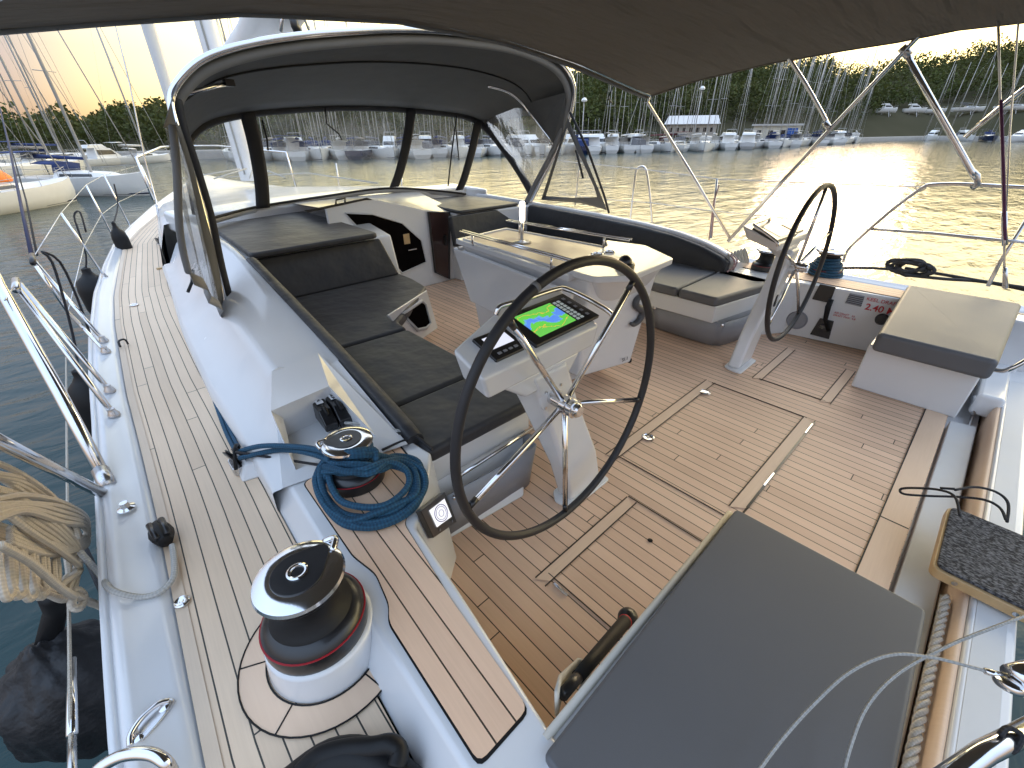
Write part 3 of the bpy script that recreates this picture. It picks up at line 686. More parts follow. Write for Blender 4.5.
def wheel(s,lab):
    c=Vector((XC+s*1.2,.788,.656 if s<0 else .690)); r=.505
    t=thing('steering_wheel',lab,'steering wheel',c,group='steering wheels')
    tl=.03
    def pt(a,rr,dy=0): return c+Vector((rr*math.cos(a),rr*math.sin(a)*math.sin(tl)+dy,rr*math.sin(a)*math.cos(tl)))
    tube('rim',[pt(2*math.pi*i/96,r) for i in range(96)],.0155,M['leather'],t,14,True)
    angs=[51,-20,-91,-163,125] if s<0 else [88,20,-55,-142,160]
    for a in angs:
        a=math.radians(a)
        tube('spoke',[pt(a,.03,.03),pt(a,r*.55,.012),pt(a,r-.012,0)],.0105,M['steel'],t,10)
        tube('spoke_socket',[pt(a,r-.045,.002),pt(a,r-.010,0)],.011,M['black'],t,10)
    lathe('hub',[(0,-.055),(.020,-.055),(.026,-.048),(.026,-.035),(.034,-.033),(.034,-.015),(.028,-.013),(.028,-.008),(.036,-.006),(.036,.018),(.026,.02),(.024,.10),(0,.10)],c+Vector((0,.015,0)),M['steel'],t,36,axis=(0,1,0))
    # a light whipping marks the centred spoke
    a0=math.radians(111 if s<0 else 100)
    tube('king_spoke_mark',[pt(a0-.014,r),pt(a0,r),pt(a0+.014,r)],.0163,M['canvaslt'],t,14)
    return t
t,X,pl,slabp,rect=helm(-1,'white helm pedestal in front of the near steering wheel with a lit colour chart plotter','')
# direction: on the port side outboard is -x, so "d" grows to the left
def quad(cs): return [helm.px2(*c,.01) for c in cs]
PLOT=((536,345.5),(499.6,317),(562,293),(599,315)); INST=((471.5,338),(496,360),(527.7,345.5),(503,326))
def sub(q,u,v): return tuple((q[0][k]*(1-u)*(1-v)+q[1][k]*u*(1-v)+q[2][k]*u*v+q[3][k]*(1-u)*v) for k in (0,1))
def subq(q,u0,u1,v0,v1): return [sub(q,u0,v0),sub(q,u1,v0),sub(q,u1,v1),sub(q,u0,v1)]
def screenpart(t,pl,slabp,rect):
    Q=quad(PLOT)
    b=slabp('chart_plotter',Q,-.004,.012,M['black'],t,.004)
    m,nt,p=newmat('chart_screen')
    tc=N(nt,'ShaderNodeTexCoord'); 
    mp=N(nt,'ShaderNodeMapping'); mp.inputs['Location'].default_value=(3.1,1.7,0); L(nt,tc.outputs['UV'],mp.inputs[0])
    nz=N(nt,'ShaderNodeTexNoise',Scale=2.6,Detail=5.0,Roughness=.6,Distortion=1.2); L(nt,mp.outputs[0],nz.inputs['Vector'])
    sp=N(nt,'ShaderNodeSeparateXYZ'); L(nt,tc.outputs['UV'],sp.inputs[0])
    # river like band running down the middle
    band=math_(nt,'ABSOLUTE',math_(nt,'SUBTRACT',math_(nt,'ADD',sp.outputs[0],math_(nt,'MULTIPLY',math_(nt,'SINE',math_(nt,'MULTIPLY',sp.outputs[1],7)),.10)),.50))
    val=math_(nt,'ADD',math_(nt,'MULTIPLY',band,1.6),math_(nt,'MULTIPLY',nz.outputs['Fac'],.95))
    cr=N(nt,'ShaderNodeValToRGB'); cr.color_ramp.interpolation='CONSTANT'; L(nt,val,cr.inputs[0])
    e=cr.color_ramp.elements; e[0].position=0; e[0].color=(.10,.25,.75,1); e[1].position=.62; e[1].color=(.14,.35,.7,1)
    for pos,col in ((.68,(.13,.55,.07)),(.95,(.70,.42,.07)),(1.0,(.13,.5,.08))):
        x=e.new(pos); x.color=(*col,1)
    L(nt,cr.outputs[0],p.inputs['Base Color']); L(nt,cr.outputs[0],p.inputs['Emission Color']); p.inputs['Emission Strength'].default_value=.055; p.inputs['Roughness'].default_value=.15
    r=subq(Q,.14,.86,.12,.68)
    me=[pl(d,v,.0135) for d,v in r]
    o=mesh('screen',me,[(0,1,2,3)],m,b,0); l=o.data.uv_layers.new(name='UVMap')
    for lp,uvv in zip(o.data.loops,((1,0),(0,0),(0,1),(1,1))): l.data[lp.index].uv=uvv
    return b
# port console instruments
b=screenpart(t,pl,slabp,rect); Q=quad(PLOT)
GR=emis('menu_white',(.35,.4,.4),.03)
for i in range(8):
    for j in range(2):
        slabp('menu_key',subq(Q,.14+.09*i,.20+.09*i,.71+.065*j,.75+.065*j),.012,.0142,GR,b,0)
for i in range(5):
    slabp('menu_key',subq(Q,.15+.16*i,.22+.16*i,.88,.92),.012,.0135,M['greyvinyl'],b,0)
I_=quad(INST); d2=slabp('instrument_display',I_,-.004,.010,M['black'],t,.004)
slabp('screen',subq(I_,.15,.62,.18,.85),.010,.0112,emis('pale_screen',(.62,.64,.75),.06),d2,0)
for i in range(4): slabp('display_key',subq(I_,.78,.86,.18+.17*i,.28+.17*i),.010,.012,M['greyvinyl'],d2,0)
GP=[pl(*helm.px2(a,b_,h),h) for a,b_,h in ((612,320,0),(609,312,.02),(590,300,.028),(566,288.5,.03),(555,288,.03),(528,296.5,.03),(508,302,.03),(498,306,.025),(496,315,0))]
GD=[helm.px2(a,b_,h)+(h,) for a,b_,h in ((612,320,0),(609,312,.02),(590,300,.028),(566,288.5,.03),(555,288,.03),(528,296.5,.03),(508,302,.03),(498,306,.025),(496,315,0))]
gr=GP
tube('grab_rail',gr,.0095,M['steel'],t,10,sm=6)
# steering boss and inspection cover on the column
lathe('steering_boss',[(.062,0),(.062,.008),(.050,.012),(.030,.014),(.030,.05),(0,.05)],(XC-1.19,.895,.655),M['gel'],t,32,axis=(0,-1,.05))
for a in (40,140,220,320):
    a=math.radians(a); lathe('bolt',[(.006,0),(.006,.006),(0,.007)],(XC-1.19+.052*math.cos(a),.886,.655+.052*math.sin(a)),M['steel2'],t,8,axis=(0,-1,0))
wheel(-1,'large black rimmed steering wheel with five steel spokes, nearest to the camera')
t,X,pl,slabp,rect=helm(1,'far white helm pedestal on the starboard side behind the narrow looking steering wheel','')
QQ=subq(Q,0,1,0,1); b=slabp('chart_plotter',QQ,-.004,.012,M['black'],t,.004)
slabp('screen',subq(Q,.1,.9,.1,.7),.012,.0135,M['glassblack'] if 'glassblack' in M else M['brown'],b,0)
d2=slabp('instrument_display',I_,-.004,.010,M['black'],t,.004)
tube('grab_rail',[pl(*g_) for g_ in GD],.0095,M['steel'],t,10,sm=6)
lathe('steering_boss',[(.062,0),(.062,.008),(.050,.012),(.030,.014),(.030,.05),(0,.05)],(XC+1.19,.865,.665),M['gel'],t,32,axis=(0,-1,.05))
for z,w in ((.30,.03),(.42,.022)): box('nameplate',(XC+1.05+.4*(z-.3),.852,z),(XC+1.05+w+.4*(z-.3),.860,z+.085),M['black'],t,.001)
wheel(1,'large steering wheel on the far starboard side, seen at a narrow angle')

# ================================================================ TABLE
tb=thing('cockpit_table','white cockpit table with folded leaves and chrome rails, standing mid cockpit','table',(2.25,2.3,0))
prism2('table_body',[(1.97,1.46,.76),(2.56,1.36,.76),(2.56,2.76,.76),(2.03,2.72,.76)],[(1.99,1.50,.10),(2.45,1.40,.085),(2.46,2.6,.10),(2.06,2.6,.10)],M['gel'],tb,.02,3)
prism2('table_foot',[(2.04,1.62,.12),(2.42,1.58,.12),(2.42,2.5,.12),(2.08,2.5,.12)],[(2.04,1.62,0),(2.42,1.58,0),(2.42,2.5,0),(2.08,2.5,0)],M['gelmat'],tb,.01)
prism2('folded_leaf',[(1.82,1.46,.72),(1.85,1.46,.725),(2.01,2.77,.735),(1.975,2.77,.73)],[(1.88,1.6,.34),(1.91,1.6,.34),(2.02,2.60,.345),(1.985,2.60,.345)],M['gel'],tb,.008)
prism2('folded_leaf',[(2.66,1.50,.73),(2.69,1.50,.725),(2.63,2.77,.73),(2.60,2.77,.735)],[(2.60,1.6,.34),(2.63,1.6,.34),(2.59,2.62,.34),(2.56,2.62,.34)],M['gel'],tb,.008)
warm=simple('table_top_laminate',(.62,.52,.41),.3,noise=.05,nscale=5)
prism('table_top',[(1.90,1.56),(2.66,1.62),(2.61,2.86),(2.03,2.80)],.745,.785,M['gel'],tb,.008)
prism('top_inlay',rnd([(1.98,1.70),(2.58,1.72),(2.54,2.78),(2.08,2.73)],.04),.784,.788,warm,tb,0)
tube('top_fiddle',[(1.96,1.69,.788),(2.60,1.71,.788),(2.555,2.79,.788),(2.065,2.745,.788)],.009,M['gel'],tb,8,True)
prism('aft_console_top',rnd([(1.93,1.40),(2.10,1.27),(2.61,1.30),(2.80,1.62),(2.74,1.92),(2.60,1.80),(1.95,1.66)],.03),.765,.803,M['gel'],tb,.01,3)
prism2('aft_console',[(1.98,1.40,.77),(2.12,1.30,.77),(2.56,1.32,.77),(2.58,1.66,.77),(1.98,1.66,.77)],[(2.06,1.46,.62),(2.16,1.42,.60),(2.46,1.41,.58),(2.5,1.7,.58),(2.06,1.7,.60)],M['gel'],tb,.02,3)
for (xa,ya),(xb,yb) in (((1.905,1.50),(1.985,2.66)),((2.60,1.62),(2.515,2.74))):
    a_=Vector((xa,ya,.868)); b_=Vector((xb,yb,.868)); sdv=Vector((.013,0,.002))
    for k_ in (-1,1): tube('table_rail',[a_+sdv*k_,b_+sdv*k_],.0065,M['steel'],tb,8)
    for t_ in (.18,.88):
        c_=a_.lerp(b_,t_); tube('rail_post',[(c_.x,c_.y,.785),(c_.x,c_.y,.866)],.008,M['steel'],tb,8)
for y,x in ((1.68,1.855),(2.66,1.985)): lathe('leaf_catch',[(.014,0),(.014,.03),(0,.034)],(x,y,.745),M['steel2'],tb,14,axis=(-1,0,.2))
for a_,b_ in ((597,255),(609,253)):
    c_=W(a_,b_,z=.80); lathe('cup_holder',[(.036,.0),(.042,.004),(.042,.010),(.036,.012),(.032,-.0),(.030,-.01),(0,-.012)],(c_.x,c_.y,.80),M['steel'],tb,28)
box('console_switch',(2.13,1.36,.803),(2.19,1.39,.809),M['black'],tb,.002)
lathe('drain_knob',[(.02,0),(.02,.02),(.012,.03),(0,.03)],(2.455,1.42,.085),M['blackmat'],tb,14)
# logo: stylised seahorse S on the aft face
def afp(u,v): # aft face point
    return Vector((1.99+.55*u,1.452-.085*u-.005*v,.09+.60*v))
pts=[(.86,.80),(.78,.83),(.71,.80),(.70,.74),(.75,.70),(.82,.66),(.84,.60),(.80,.54),(.72,.51),(.66,.54)]
P=[afp(u,v)+Vector((0,-.006,0)) for u,v in pts]
tubes('seahorse_logo',[(spline(P,4),[.009+.016*math.sin(math.pi*i/36)**.8 for i in range(37)])],M['logo'],tb,8)
o=bpy.data.objects['seahorse_logo']; 
text('model_number','51.1',.035,M['logo'],tb,(2.34,1.405,.13),(1,-.13,0),(0,.03,1))
# things on the table
cp=W(625,264,z=.82)
ct=thing('compass','black domed steering compass on the aft end of the table','compass',(cp.x,cp.y,.803))
lathe('compass_base',[(.058,0),(.058,.018),(.05,.028),(.04,.03)],(cp.x,cp.y,.803),M['black'],ct,30)
lathe('compass_dome',[(.040,.028),(.037,.045),(.027,.058),(.012,.066),(0,.067)],(cp.x,cp.y,.804),M['black'],ct,30)
lp=W(522,242,z=.79)
lt=thing('table_lamp','slim cordless lamp with a glowing white tube standing on the table','lamp',(lp.x,lp.y,.79))
lathe('lamp_base',[(.06,0),(.07,.006),(.02,.012),(.012,.02)],(lp.x,lp.y,.788),M['steel2'],lt,28)
zt0=.72; zl=W(522,211,x=lp.x); zh=W(522,190,x=lp.x)
k=(lp-CAM).length
hl=.15; hh=.27
tube('lamp_stem',[(lp.x,lp.y,.795),(lp.x,lp.y,.79+hl)],.013,M['steel2'],lt,16)
lathe('lamp_tube',[(.019,hl),(.019,hh),(.012,hh+.008),(0,hh+.01)],(lp.x,lp.y,.79),emis('lamp_glow',(1,.90,.72),.6),lt,24)

# ================================================================ WINCHES
def winch(name,lab,c,sc=1.0,tilt=0,group='chrome and black sheet winches',face=0):
    t=thing(name,lab,'winch',c,group=group); x,y,z=c; s=sc
    lathe('winch_base',[(.122*s,0),(.124*s,.012*s),(.122*s,.045*s),(.118*s,.055*s),(.112*s,.062*s),(.104*s,.07*s),(.088*s,.078*s)],c,M['black'],t,48)
    lathe('red_pinstripe',[(.1235*s,.046*s),(.1242*s,.0475*s),(.1235*s,.049*s)],c,M['redline'],t,48)
    lathe('drum',[(.096*s,.076*s),(.09*s,.085*s),(.074*s,.10*s),(.070*s,.13*s),(.070*s,.15*s),(.078*s,.165*s),(.084*s,.168*s)],c,M['blackmat'],t,48)
    for i in range(24):
        a=2*math.pi*i/24
        pass
    lathe('self_tailer_jaw',[(.072*s,.160*s),(.090*s,.166*s),(.092*s,.172*s),(.080*s,.176*s),(.080*s,.180*s),(.090*s,.184*s)],c,M['black'],t,48)
    lathe('top_ring',[(.088*s,.180*s),(.098*s,.183*s),(.102*s,.190*s),(.099*s,.198*s),(.088*s,.203*s),(.060*s,.206*s),(.052*s,.204*s)],c,M['steel'],t,56)
    # black crescent disc with socket
    n=44; vs=[]
    for i in range(n):
        a=2*math.pi*i/n; r=.060*s*(1+(.45*max(0,math.cos(a-face))**10)) 
        vs.append((x+r*math.cos(a),y+r*math.sin(a)))
    prism('top_plate',vs,z+.198*s,z+.209*s,M['black'],t,.002)
    lathe('handle_socket',[(.024*s,.206*s),(.024*s,.212*s),(.020*s,.214*s),(.016*s,.213*s),(.013*s,.207*s),(.012*s,.19*s),(0,.19*s)],c,M['steel'],t,28)
    # feeder arm
    a=face; 
    tube('feeder_arm',[(x+.085*s*math.cos(a-.25),y+.085*s*math.sin(a-.25),z+.20*s),(x+.112*s*math.cos(a),y+.112*s*math.sin(a),z+.202*s),(x+.10*s*math.cos(a+.25),y+.10*s*math.sin(a+.25),z+.192*s)],.009*s,M['steel'],t,10,sm=4)
    return t
winch('primary_winch','big black winch with a polished chrome top, nearest to the camera on the port coaming',(.072,.795,PZ+.006),.98,face=.35)
winch('secondary_winch','black winch with a chrome top wrapped in blue rope on the port coaming',(.385,1.235,PZ+.005),.83,face=2.6)
winch('primary_winch','far winch wrapped in blue rope behind the starboard steering wheel',(4.40,.84,PZ+.005),.98,face=2)
winch('secondary_winch','far bare winch between the starboard bench and the starboard pedestal',(4.20,1.25,PZ+.005),.83,face=2)
# ================================================================ ROPES AND SMALL GEAR
def ring(cx,cy,z,rx,ry,rot=0,n=40,wob=0,ph=0,dz=0):
    out=[]
    for i in range(n):
        a=2*math.pi*i/n; k=1+wob*math.sin(3*a+ph)+wob*.6*math.sin(5*a+ph*2)
        u=rx*k*math.cos(a); v=ry*k*math.sin(a)
        out.append((cx+u*math.cos(rot)-v*math.sin(rot),cy+u*math.sin(rot)+v*math.cos(rot),z+dz*math.sin(a+ph)))
    return out
L1=[]
# turns on the secondary winch drum
wc=(.385,1.235)
hel=[(wc[0]+.072*math.cos(a),wc[1]+.072*math.sin(a),PZ+.078+.0022*a) for a in [i*.25 for i in range(115)]]
L1.append((hel,.0095))
# coil hanging over the winch and lying on the teak
bc=W(372,492,z=PZ+.03)
cz=PZ+.02
random.seed(3)
def blue(px,py,z): p=W(px,py,z=z); return (p.x,p.y,p.z)
loops=[
 [(330,455,.55),(316,478,.50),(325,505,.47),(352,522,.455),(386,520,.455),(410,507,.455),(422,485,.46),(418,462,.48),(396,456,.50),(378,462,.55),(374,450,.58),(350,452,.60)],
 [(326,460,.54),(320,482,.49),(332,508,.465),(360,527,.45),(392,522,.45),(416,505,.45),(424,480,.455),(412,462,.48),(390,458,.52),(374,455,.57),(352,456,.59)],
 [(334,466,.54),(322,488,.48),(340,512,.46),(368,517,.455),(396,510,.46),(412,492,.465),(410,474,.48),(394,466,.51),(378,466,.55),(352,464,.57)],
 [(322,468,.53),(326,498,.475),(348,520,.46),(378,512,.475),(402,502,.47),(417,492,.47),(414,470,.485),(398,462,.51),(380,470,.54),(350,472,.56)],
 [(330,470,.52),(338,498,.48),(362,507,.48),(388,504,.48),(408,486,.48),(406,470,.50),(388,462,.54),(368,474,.55)],
 [(318,474,.51),(322,500,.475),(344,524,.45),(376,526,.45),(404,514,.455),(424,490,.46),(422,470,.48),(402,460,.50),(384,462,.55),(360,470,.56)],
]
for lp in loops:
    L1.append((spline([blue(*p) for p in lp],6,True),.0112,True))
# lead from the deck block
blk=W(238,457,z=.40)
lead=[blue(238,452,.43),blue(262,446,.50),blue(300,447,.55),blue(325,452,.58),blue(340,462,.56)]
L1.append((spline(lead,6),.0098)); L1.append((spline([blue(240,458,.43),blue(280,450,.49),blue(316,455,.55),blue(345,470,.545)],6),.0098))
o=tubes('blue_rope_coil',L1,M['bluerope'],None,10); tag(o,'thick blue braided rope coiled around the winch on the port coaming','rope')
# line running along the side deck from forward to the block
pts=[W(161,222,z=.38),W(163,238,z=.37),W(167,262,z=.365),W(176,300,z=.362),W(190,340,z=.36),W(205,375,z=.36),W(216,405,z=.36),W(226,432,z=.365),W(235,450,z=.40)]
o=tubes('blue_deck_line',[(spline(pts,5),.0085),(spline([p+Vector((.016,.01,0)) for p in pts],5),.0075)],M['bluerope']); tag(o,'pair of blue lines led along the inboard edge of the port side deck','rope')
def block(lab,c,s=1):
    t=thing('deck_block',lab,'pulley block',c)
    for dx in (-.012,.016):
        lathe('sheave',[(0,-.008),(.038*s,-.008),(.04*s,-.004),(.032*s,0),(.04*s,.004),(.038*s,.008),(0,.008)],(c[0]+dx*s,c[1],c[2]),M['black'],t,24,axis=(1,.25,.35))
    prism('block_foot',rnd([(c[0]-.03*s,c[1]-.05*s),(c[0]+.04*s,c[1]-.05*s),(c[0]+.04*s,c[1]+.04*s),(c[0]-.03*s,c[1]+.04*s)],.02),c[2]-.055,c[2]-.02,M['steel2'],t,.004)
    tube('block_strap',[(c[0]-.02,c[1]-.05*s,c[2]-.02),(c[0],c[1]-.03,c[2]+.045),(c[0]+.02,c[1]+.03,c[2]+.03),(c[0]+.02,c[1]+.05*s,c[2]-.02)],.007,M['blackmat'],t,8,sm=4)
    return t
block('black double pulley block on the side deck that turns the blue line',(blk.x-.005,blk.y,.405),1.05)
p=W(160,242,z=.38); block('small black pulley block far forward on the port side deck beside the cabin',(p.x,p.y,.39),1.1)
# white fairing behind the block
prism2('block_plinth',[(blk.x+.0,blk.y-.06,.395),(blk.x+.09,blk.y-.09,.42),(blk.x+.12,blk.y+.02,.42),(blk.x+.02,blk.y+.04,.40)],[(blk.x-.03,blk.y-.10,.345),(blk.x+.12,blk.y-.13,.345),(blk.x+.14,blk.y+.03,.345),(blk.x-.02,blk.y+.06,.345)],M['gel'],yacht,.012,3)
# black and grey lines from the jammers across to the cockpit
o=tubes('jammer_tail',[(spline([W(236,452,z=.45),W(300,462,z=.46),W(352,470,z=.48)],6),.005),(spline([W(372,440,z=.455),W(395,434,z=.455),W(415,436,z=.45),W(432,450,z=.43)],6),.007),(spline([W(382,450,z=.45),W(400,442,z=.45),W(414,437,z=.45)],6),.005)],M['blackrope']); tag(o,'thin black lines tailing off between the wrapped winch and the seat','rope')
o=tubes('jammer_line',[(spline([W(345,423,z=.47),W(362,424,z=.47),W(385,428,z=.46),W(408,433,z=.45)],6),.0065)],M['greyrope']); tag(o,'grey line leaving the rope clutches towards the bench','rope')
# rope clutches
cA=W(322,417,z=.47)
CZ=.49
ja=thing('rope_clutch','pair of black rope clutches with white labels inside the coaming recess','rope clutch',cA)
ydir=(W(348,432,z=.47)-W(318,395,z=.47)); ydir.z=0; ydir.normalize(); xdir=Vector((-ydir.y,ydir.x,0))
o0=W(315,402,z=.49); 
for k in range(2):
    c0=o0+xdir*(-.0+.058*k)+Vector((.0,0,0))
    def cb(u,v,w): return c0+ydir*u+xdir*v+Vector((0,0,w))
    Lg=.20
    vs=[cb(0,-.027,-.04),cb(Lg,-.027,-.04),cb(Lg,.027,-.04),cb(0,.027,-.04),cb(.01,-.025,.04),cb(Lg*.72,-.025,.035),cb(Lg*.72,.025,.035),cb(.01,.025,.04),cb(Lg,-.025,-.01),cb(Lg,.025,-.01)]
    b=fixn(mesh('clutch_body',vs,[(3,2,1,0),(4,5,6,7),(0,1,8,5,4),(3,7,6,9,2),(5,8,9,6),(1,2,9,8),(0,4,7,3)],M['black'],ja,.006,2))
    vs=[cb(.025,-.014,.0425),cb(.10,-.014,.0415),cb(.10,.014,.0415),cb(.025,.014,.0425)]
    mesh('white_label',vs,[(0,1,2,3)],M['white'],b,0)
    text('label_text','GENOA' if k else 'MAIN',.020,M['blackmat'],b,cb(.030,-.007,.0432),ydir,xdir,.0006)
    tube('clutch_lever',[cb(.115,0,.038),cb(.15,0,.046),cb(.185,0,.03)],.008,M['blackmat'],b,8)
# instrument on the inner coaming face
ip=Vector((.51,1.0,.2)); inn=(Vector((.60,1.09,0))-Vector((.42,.90,0))).cross(Vector((0,0,1))).normalized(); inn=Vector((inn.x,inn.y,.10)).normalized()
if inn.y>0: inn=-inn
inn=(Vector((.60,1.09,.43))-Vector((.42,.90,.43))).cross(Vector((.50,.90,0))-Vector((.42,.90,.43))).normalized()
if inn.y>0: inn=-inn
pp=Vector((.42,.90,.43))+inn*.022
q=[onpl(px,py,pp,inn) for px,py in ((421,511),(445,492),(457,522),(434,538))]
mt=thing('engine_display','small square black framed gauge with a lit round dial on the white coaming wall','display',(q[0]+q[2])/2)
fixn(mesh('bezel',q+[a-inn*.02 for a in q],[(0,1,2,3),(7,6,5,4),(0,4,5,1),(1,5,6,2),(2,6,7,3),(3,7,4,0)],M['black'],mt,.003))
def bil(u,v,h): return (q[0]*(1-u)*(1-v)+q[1]*u*(1-v)+q[2]*u*v+q[3]*(1-u)*v)+inn*h
sc_=mesh('screen',[bil(.2,.14,.002),bil(.86,.14,.002),bil(.86,.74,.002),bil(.2,.74,.002)],[(0,1,2,3)],emis('gauge_white',(.7,.72,.8),.06),mt,0)
for r in (.26,.2,.1):
    tube('dial_ring',[bil(.53+r*math.cos(a)*.95,.44+r*math.sin(a),.003) for a in [2*math.pi*i/32 for i in range(32)]],.0010 if r<.26 else .0016,simple('dial_blue_%d'%int(r*100),(.12,.12,.35),.4),sc_,5,True)
for u,v in ((.25,.87),(.8,.87)): lathe('key',[(.005,0),(.005,.002),(0,.003)],bil(u,v,.002),M['greyvinyl'],mt,12,axis=inn)
p=onpl(472,543,Vector((.60,1.05,.10)),inn); 
# small black latch at the bench end and its chrome foot
lt_=thing('door_catch','little black catch with a chrome foot low on the bench end by the near wheel','catch',p)
box('catch_plate',(p.x-.012,p.y-.03,p.z-.03),(p.x+.012,p.y-.012,p.z+.035),M['black'],lt_,.004)
lathe('catch_foot',[(.012,0),(.012,.02),(.006,.03),(0,.03)],(p.x+.0,p.y-.02,p.z-.065),M['steel'],lt_,14)
# winch handle in its beige pocket at the near helm seat
wh=thing('winch_handle','black winch handle standing in a beige pocket at the foot of the near helm seat','winch handle',(.56,.3,.2))
a=W(628,618,y=.36); bq=W(582,672,y=.30)
dirv=(a-bq).normalized()
tube('grip',[bq-dirv*.03,bq+dirv*.10,a-dirv*.05,a-dirv*.03],[.016,.018,.021,.021],M['blackmat'],wh,16)
lathe('grip_head',[(.021,-.03),(.030,-.02),(.034,-.004),(.032,.01),(.022,.018),(0,.02)],a,M['black'],wh,24,axis=dirv)
lathe('red_band',[(.0215,-.038),(.0225,-.035),(.0215,-.032)],a,M['red'],wh,24,axis=dirv)
tube('handle_arm',[bq+dirv*.02,bq-dirv*.12],.014,M['black'],wh,12)
pk=[W(558,692,y=.275),W(562,676,y=.31),W(580,660,y=.33),W(590,664,y=.31),W(578,690,y=.275)]
rowsP=[[p_,Vector((p_.x+.01,p_.y,p_.z-.13))] for p_ in pk]
o=loft('handle_pocket',rowsP,M['beige'],None,.008,uv=False); tag(o,'open beige plastic pocket holding the winch handle','holder')
# engine control, vents and markings on the starboard cockpit wall
SP=Vector((4.055,.62,.43)); SN=Vector((-1,-.145,.081)).normalized()
# the wall of the starboard winch coaming
def sw(px,py,h=0): return onpl(px,py,SP,SN)+SN*h
def wallplate(name,corners,h,mat,par,bv=.004,th=.02):
    q=[sw(*c) for c in corners]
    return fixn(mesh(name,[a+SN*h for a in q]+[a+SN*(h-th) for a in q],[(0,1,2,3),(7,6,5,4),(0,4,5,1),(1,5,6,2),(2,6,7,3),(3,7,4,0)],mat,par,bv))
ec=thing('engine_control','black engine throttle lever mounted on the starboard cockpit wall','throttle lever',sw(825,310))
wallplate('control_plate',((820,284),(836,287),(830,303),(812,299)),.012,M['black'],ec)
wallplate('control_plate',((820,318),(834,321),(829,339),(810,334)),.012,M['black'],ec)
tube('lever',[sw(829,330,.02),sw(826,318,.05),sw(829,305,.06),sw(832,298,.055)],[.014,.016,.020,.018],M['blackmat'],ec,12,sm=0)
lathe('lever_hub',[(.03,0),(.03,.02),(0,.024)],sw(822,328,.012),M['black'],ec,20,axis=SN)
vg=wallplate('vent_grille',((850,293),(865,296),(861,307),(845,303)),.008,M['greyvinyl'],None); tag(vg,'small square grey vent on the starboard wall beside the red draft text','vent')
for i in range(5):
    t_=(i+1)/6; a_=sw(850-5*t_,293+10*t_,.010); b_=sw(865-4*t_,296+11*t_,.010)
    tube('vent_slat',[a_,b_],.0022,M['blackmat'],vg,5)
sx=(sw(895,308)-sw(865,302)).normalized(); sy=(sw(865,296)-sw(863,306)).normalized()
d_=text('draft_text','KEEL DRAFT',.036,M['red'],None,sw(866,300,.004),sx,sy,.0008); tag(d_,'small red line of text reading KEEL DRAFT above the large figures','lettering')
d_=text('draft_figures','2.40 M',.066,M['red'],None,sw(864,309,.004),sx,sy,.0008,.001); tag(d_,'large red figures reading 2.40 M on the starboard cockpit wall','lettering')
d_=text('notice_text','AIR DRAFT         23M\nBEAM              4.8M' if False else 'AIR DRAFT   23\nDRAFT MAX  4.8',.020,M['red'],None,sw(834,313,.004),sx,sy,.0008); tag(d_,'two small red lines of text beside the throttle lever','lettering')
ks=lathe('speaker_grille',[(.075,0),(.075,.008),(.068,.014),(.062,.008),(0,.010)],sw(797,320,.0),M['greyvinyl'],None,36,axis=SN); tag(ks,'round grey loudspeaker grille low on the starboard wall behind the wheel','speaker')
kn=lathe('wall_socket',[(.042,0),(.042,.02),(.034,.03),(0,.032)],sw(882,319,.0),M['black'],None,28,axis=SN); tag(kn,'round black cap on the starboard wall next to the helm seat','cap')
# bundle of red and white rope at the end of the starboard backrest
ls=[]
random.seed(5)
for k in range(6):
    c=W(731+k*3,262-k*1.2,z=.50)
    ls.append((ring(c.x,c.y,.50,.075,.022,rot=1.9,n=24,wob=.04,ph=k),.009,True))
# stand the turns upright
def upright(pts,c):
    return [(c.x+(p[0]-c.x),c.y+(p[1]-c.y)*.35,c.z+(p[1]-c.y)*.9) for p in pts]
ls=[(upright(l[0],W(731+i*3,262-i*1.2,z=.50)),l[1],True) for i,l in enumerate(ls)]
o=tubes('grey_rope_bundle',ls,M['greyrope']); tag(o,'bundle of pale grey rope lying at the aft end of the starboard backrest','rope')
o=tubes('red_rope',[(spline([W(722,250,z=.56),W(733,258,z=.55),W(734,266,z=.50),W(727,272,z=.45)],6),.008),(spline([W(727,250,z=.56),W(737,260,z=.53),W(733,270,z=.45)],6),.006)],M['redrope']); tag(o,'short red flecked rope beside the starboard backrest end','rope')
# blue rope on the far winch
hel=[(4.40+.078*math.cos(a)*(1+.12*math.sin(a*.31)),.84+.078*math.sin(a),PZ+.02+.0033*a) for a in [i*.25 for i in range(150)]]
l2=[(hel,.0105)]
for k in range(5): l2.append((ring(4.40,.84,PZ+.018+.02*k,.135-.008*k,.125-.008*k,rot=k,n=30,wob=.04,ph=k*1.3,dz=.01),.0105,True))
o=tubes('blue_rope_coil',l2,M['bluerope']); tag(o,'blue rope heaped around the far starboard winch','rope')
# black dock lines on the starboard rail
random.seed(11)
l3=[]
c=W(905,272,z=.40)
for k in range(7):
    ph=random.random()*6
    l3.append(([(c.x-.04+random.uniform(-.02,.02)+.09*math.cos(a)*.6,c.y-.02+.17*math.cos(a+ph*.1)*(.7+.3*math.sin(ph)),c.z+.035+.05*math.sin(a)+.01*k*.6) for a in [2*math.pi*i/20 for i in range(20)]],.013,True))
l3.append((spline([W(842,268,z=.37),W(870,268,z=.37),W(900,270,z=.39)],5),.012))
l3.append((spline([W(905,268,z=.42),W(940,274,z=.42),W(975,280,z=.42),W(1000,284,z=.42),W(1040,290,z=.42)],5),.013))
l3.append((spline([W(905,275,z=.40),W(945,279,z=.41),W(985,282,z=.41),W(1040,293,z=.40)],5),.013))
o=tubes('black_dock_line',l3,M['blackrope']); tag(o,'heap of black mooring rope lying on the starboard rail behind the helm seat','rope')
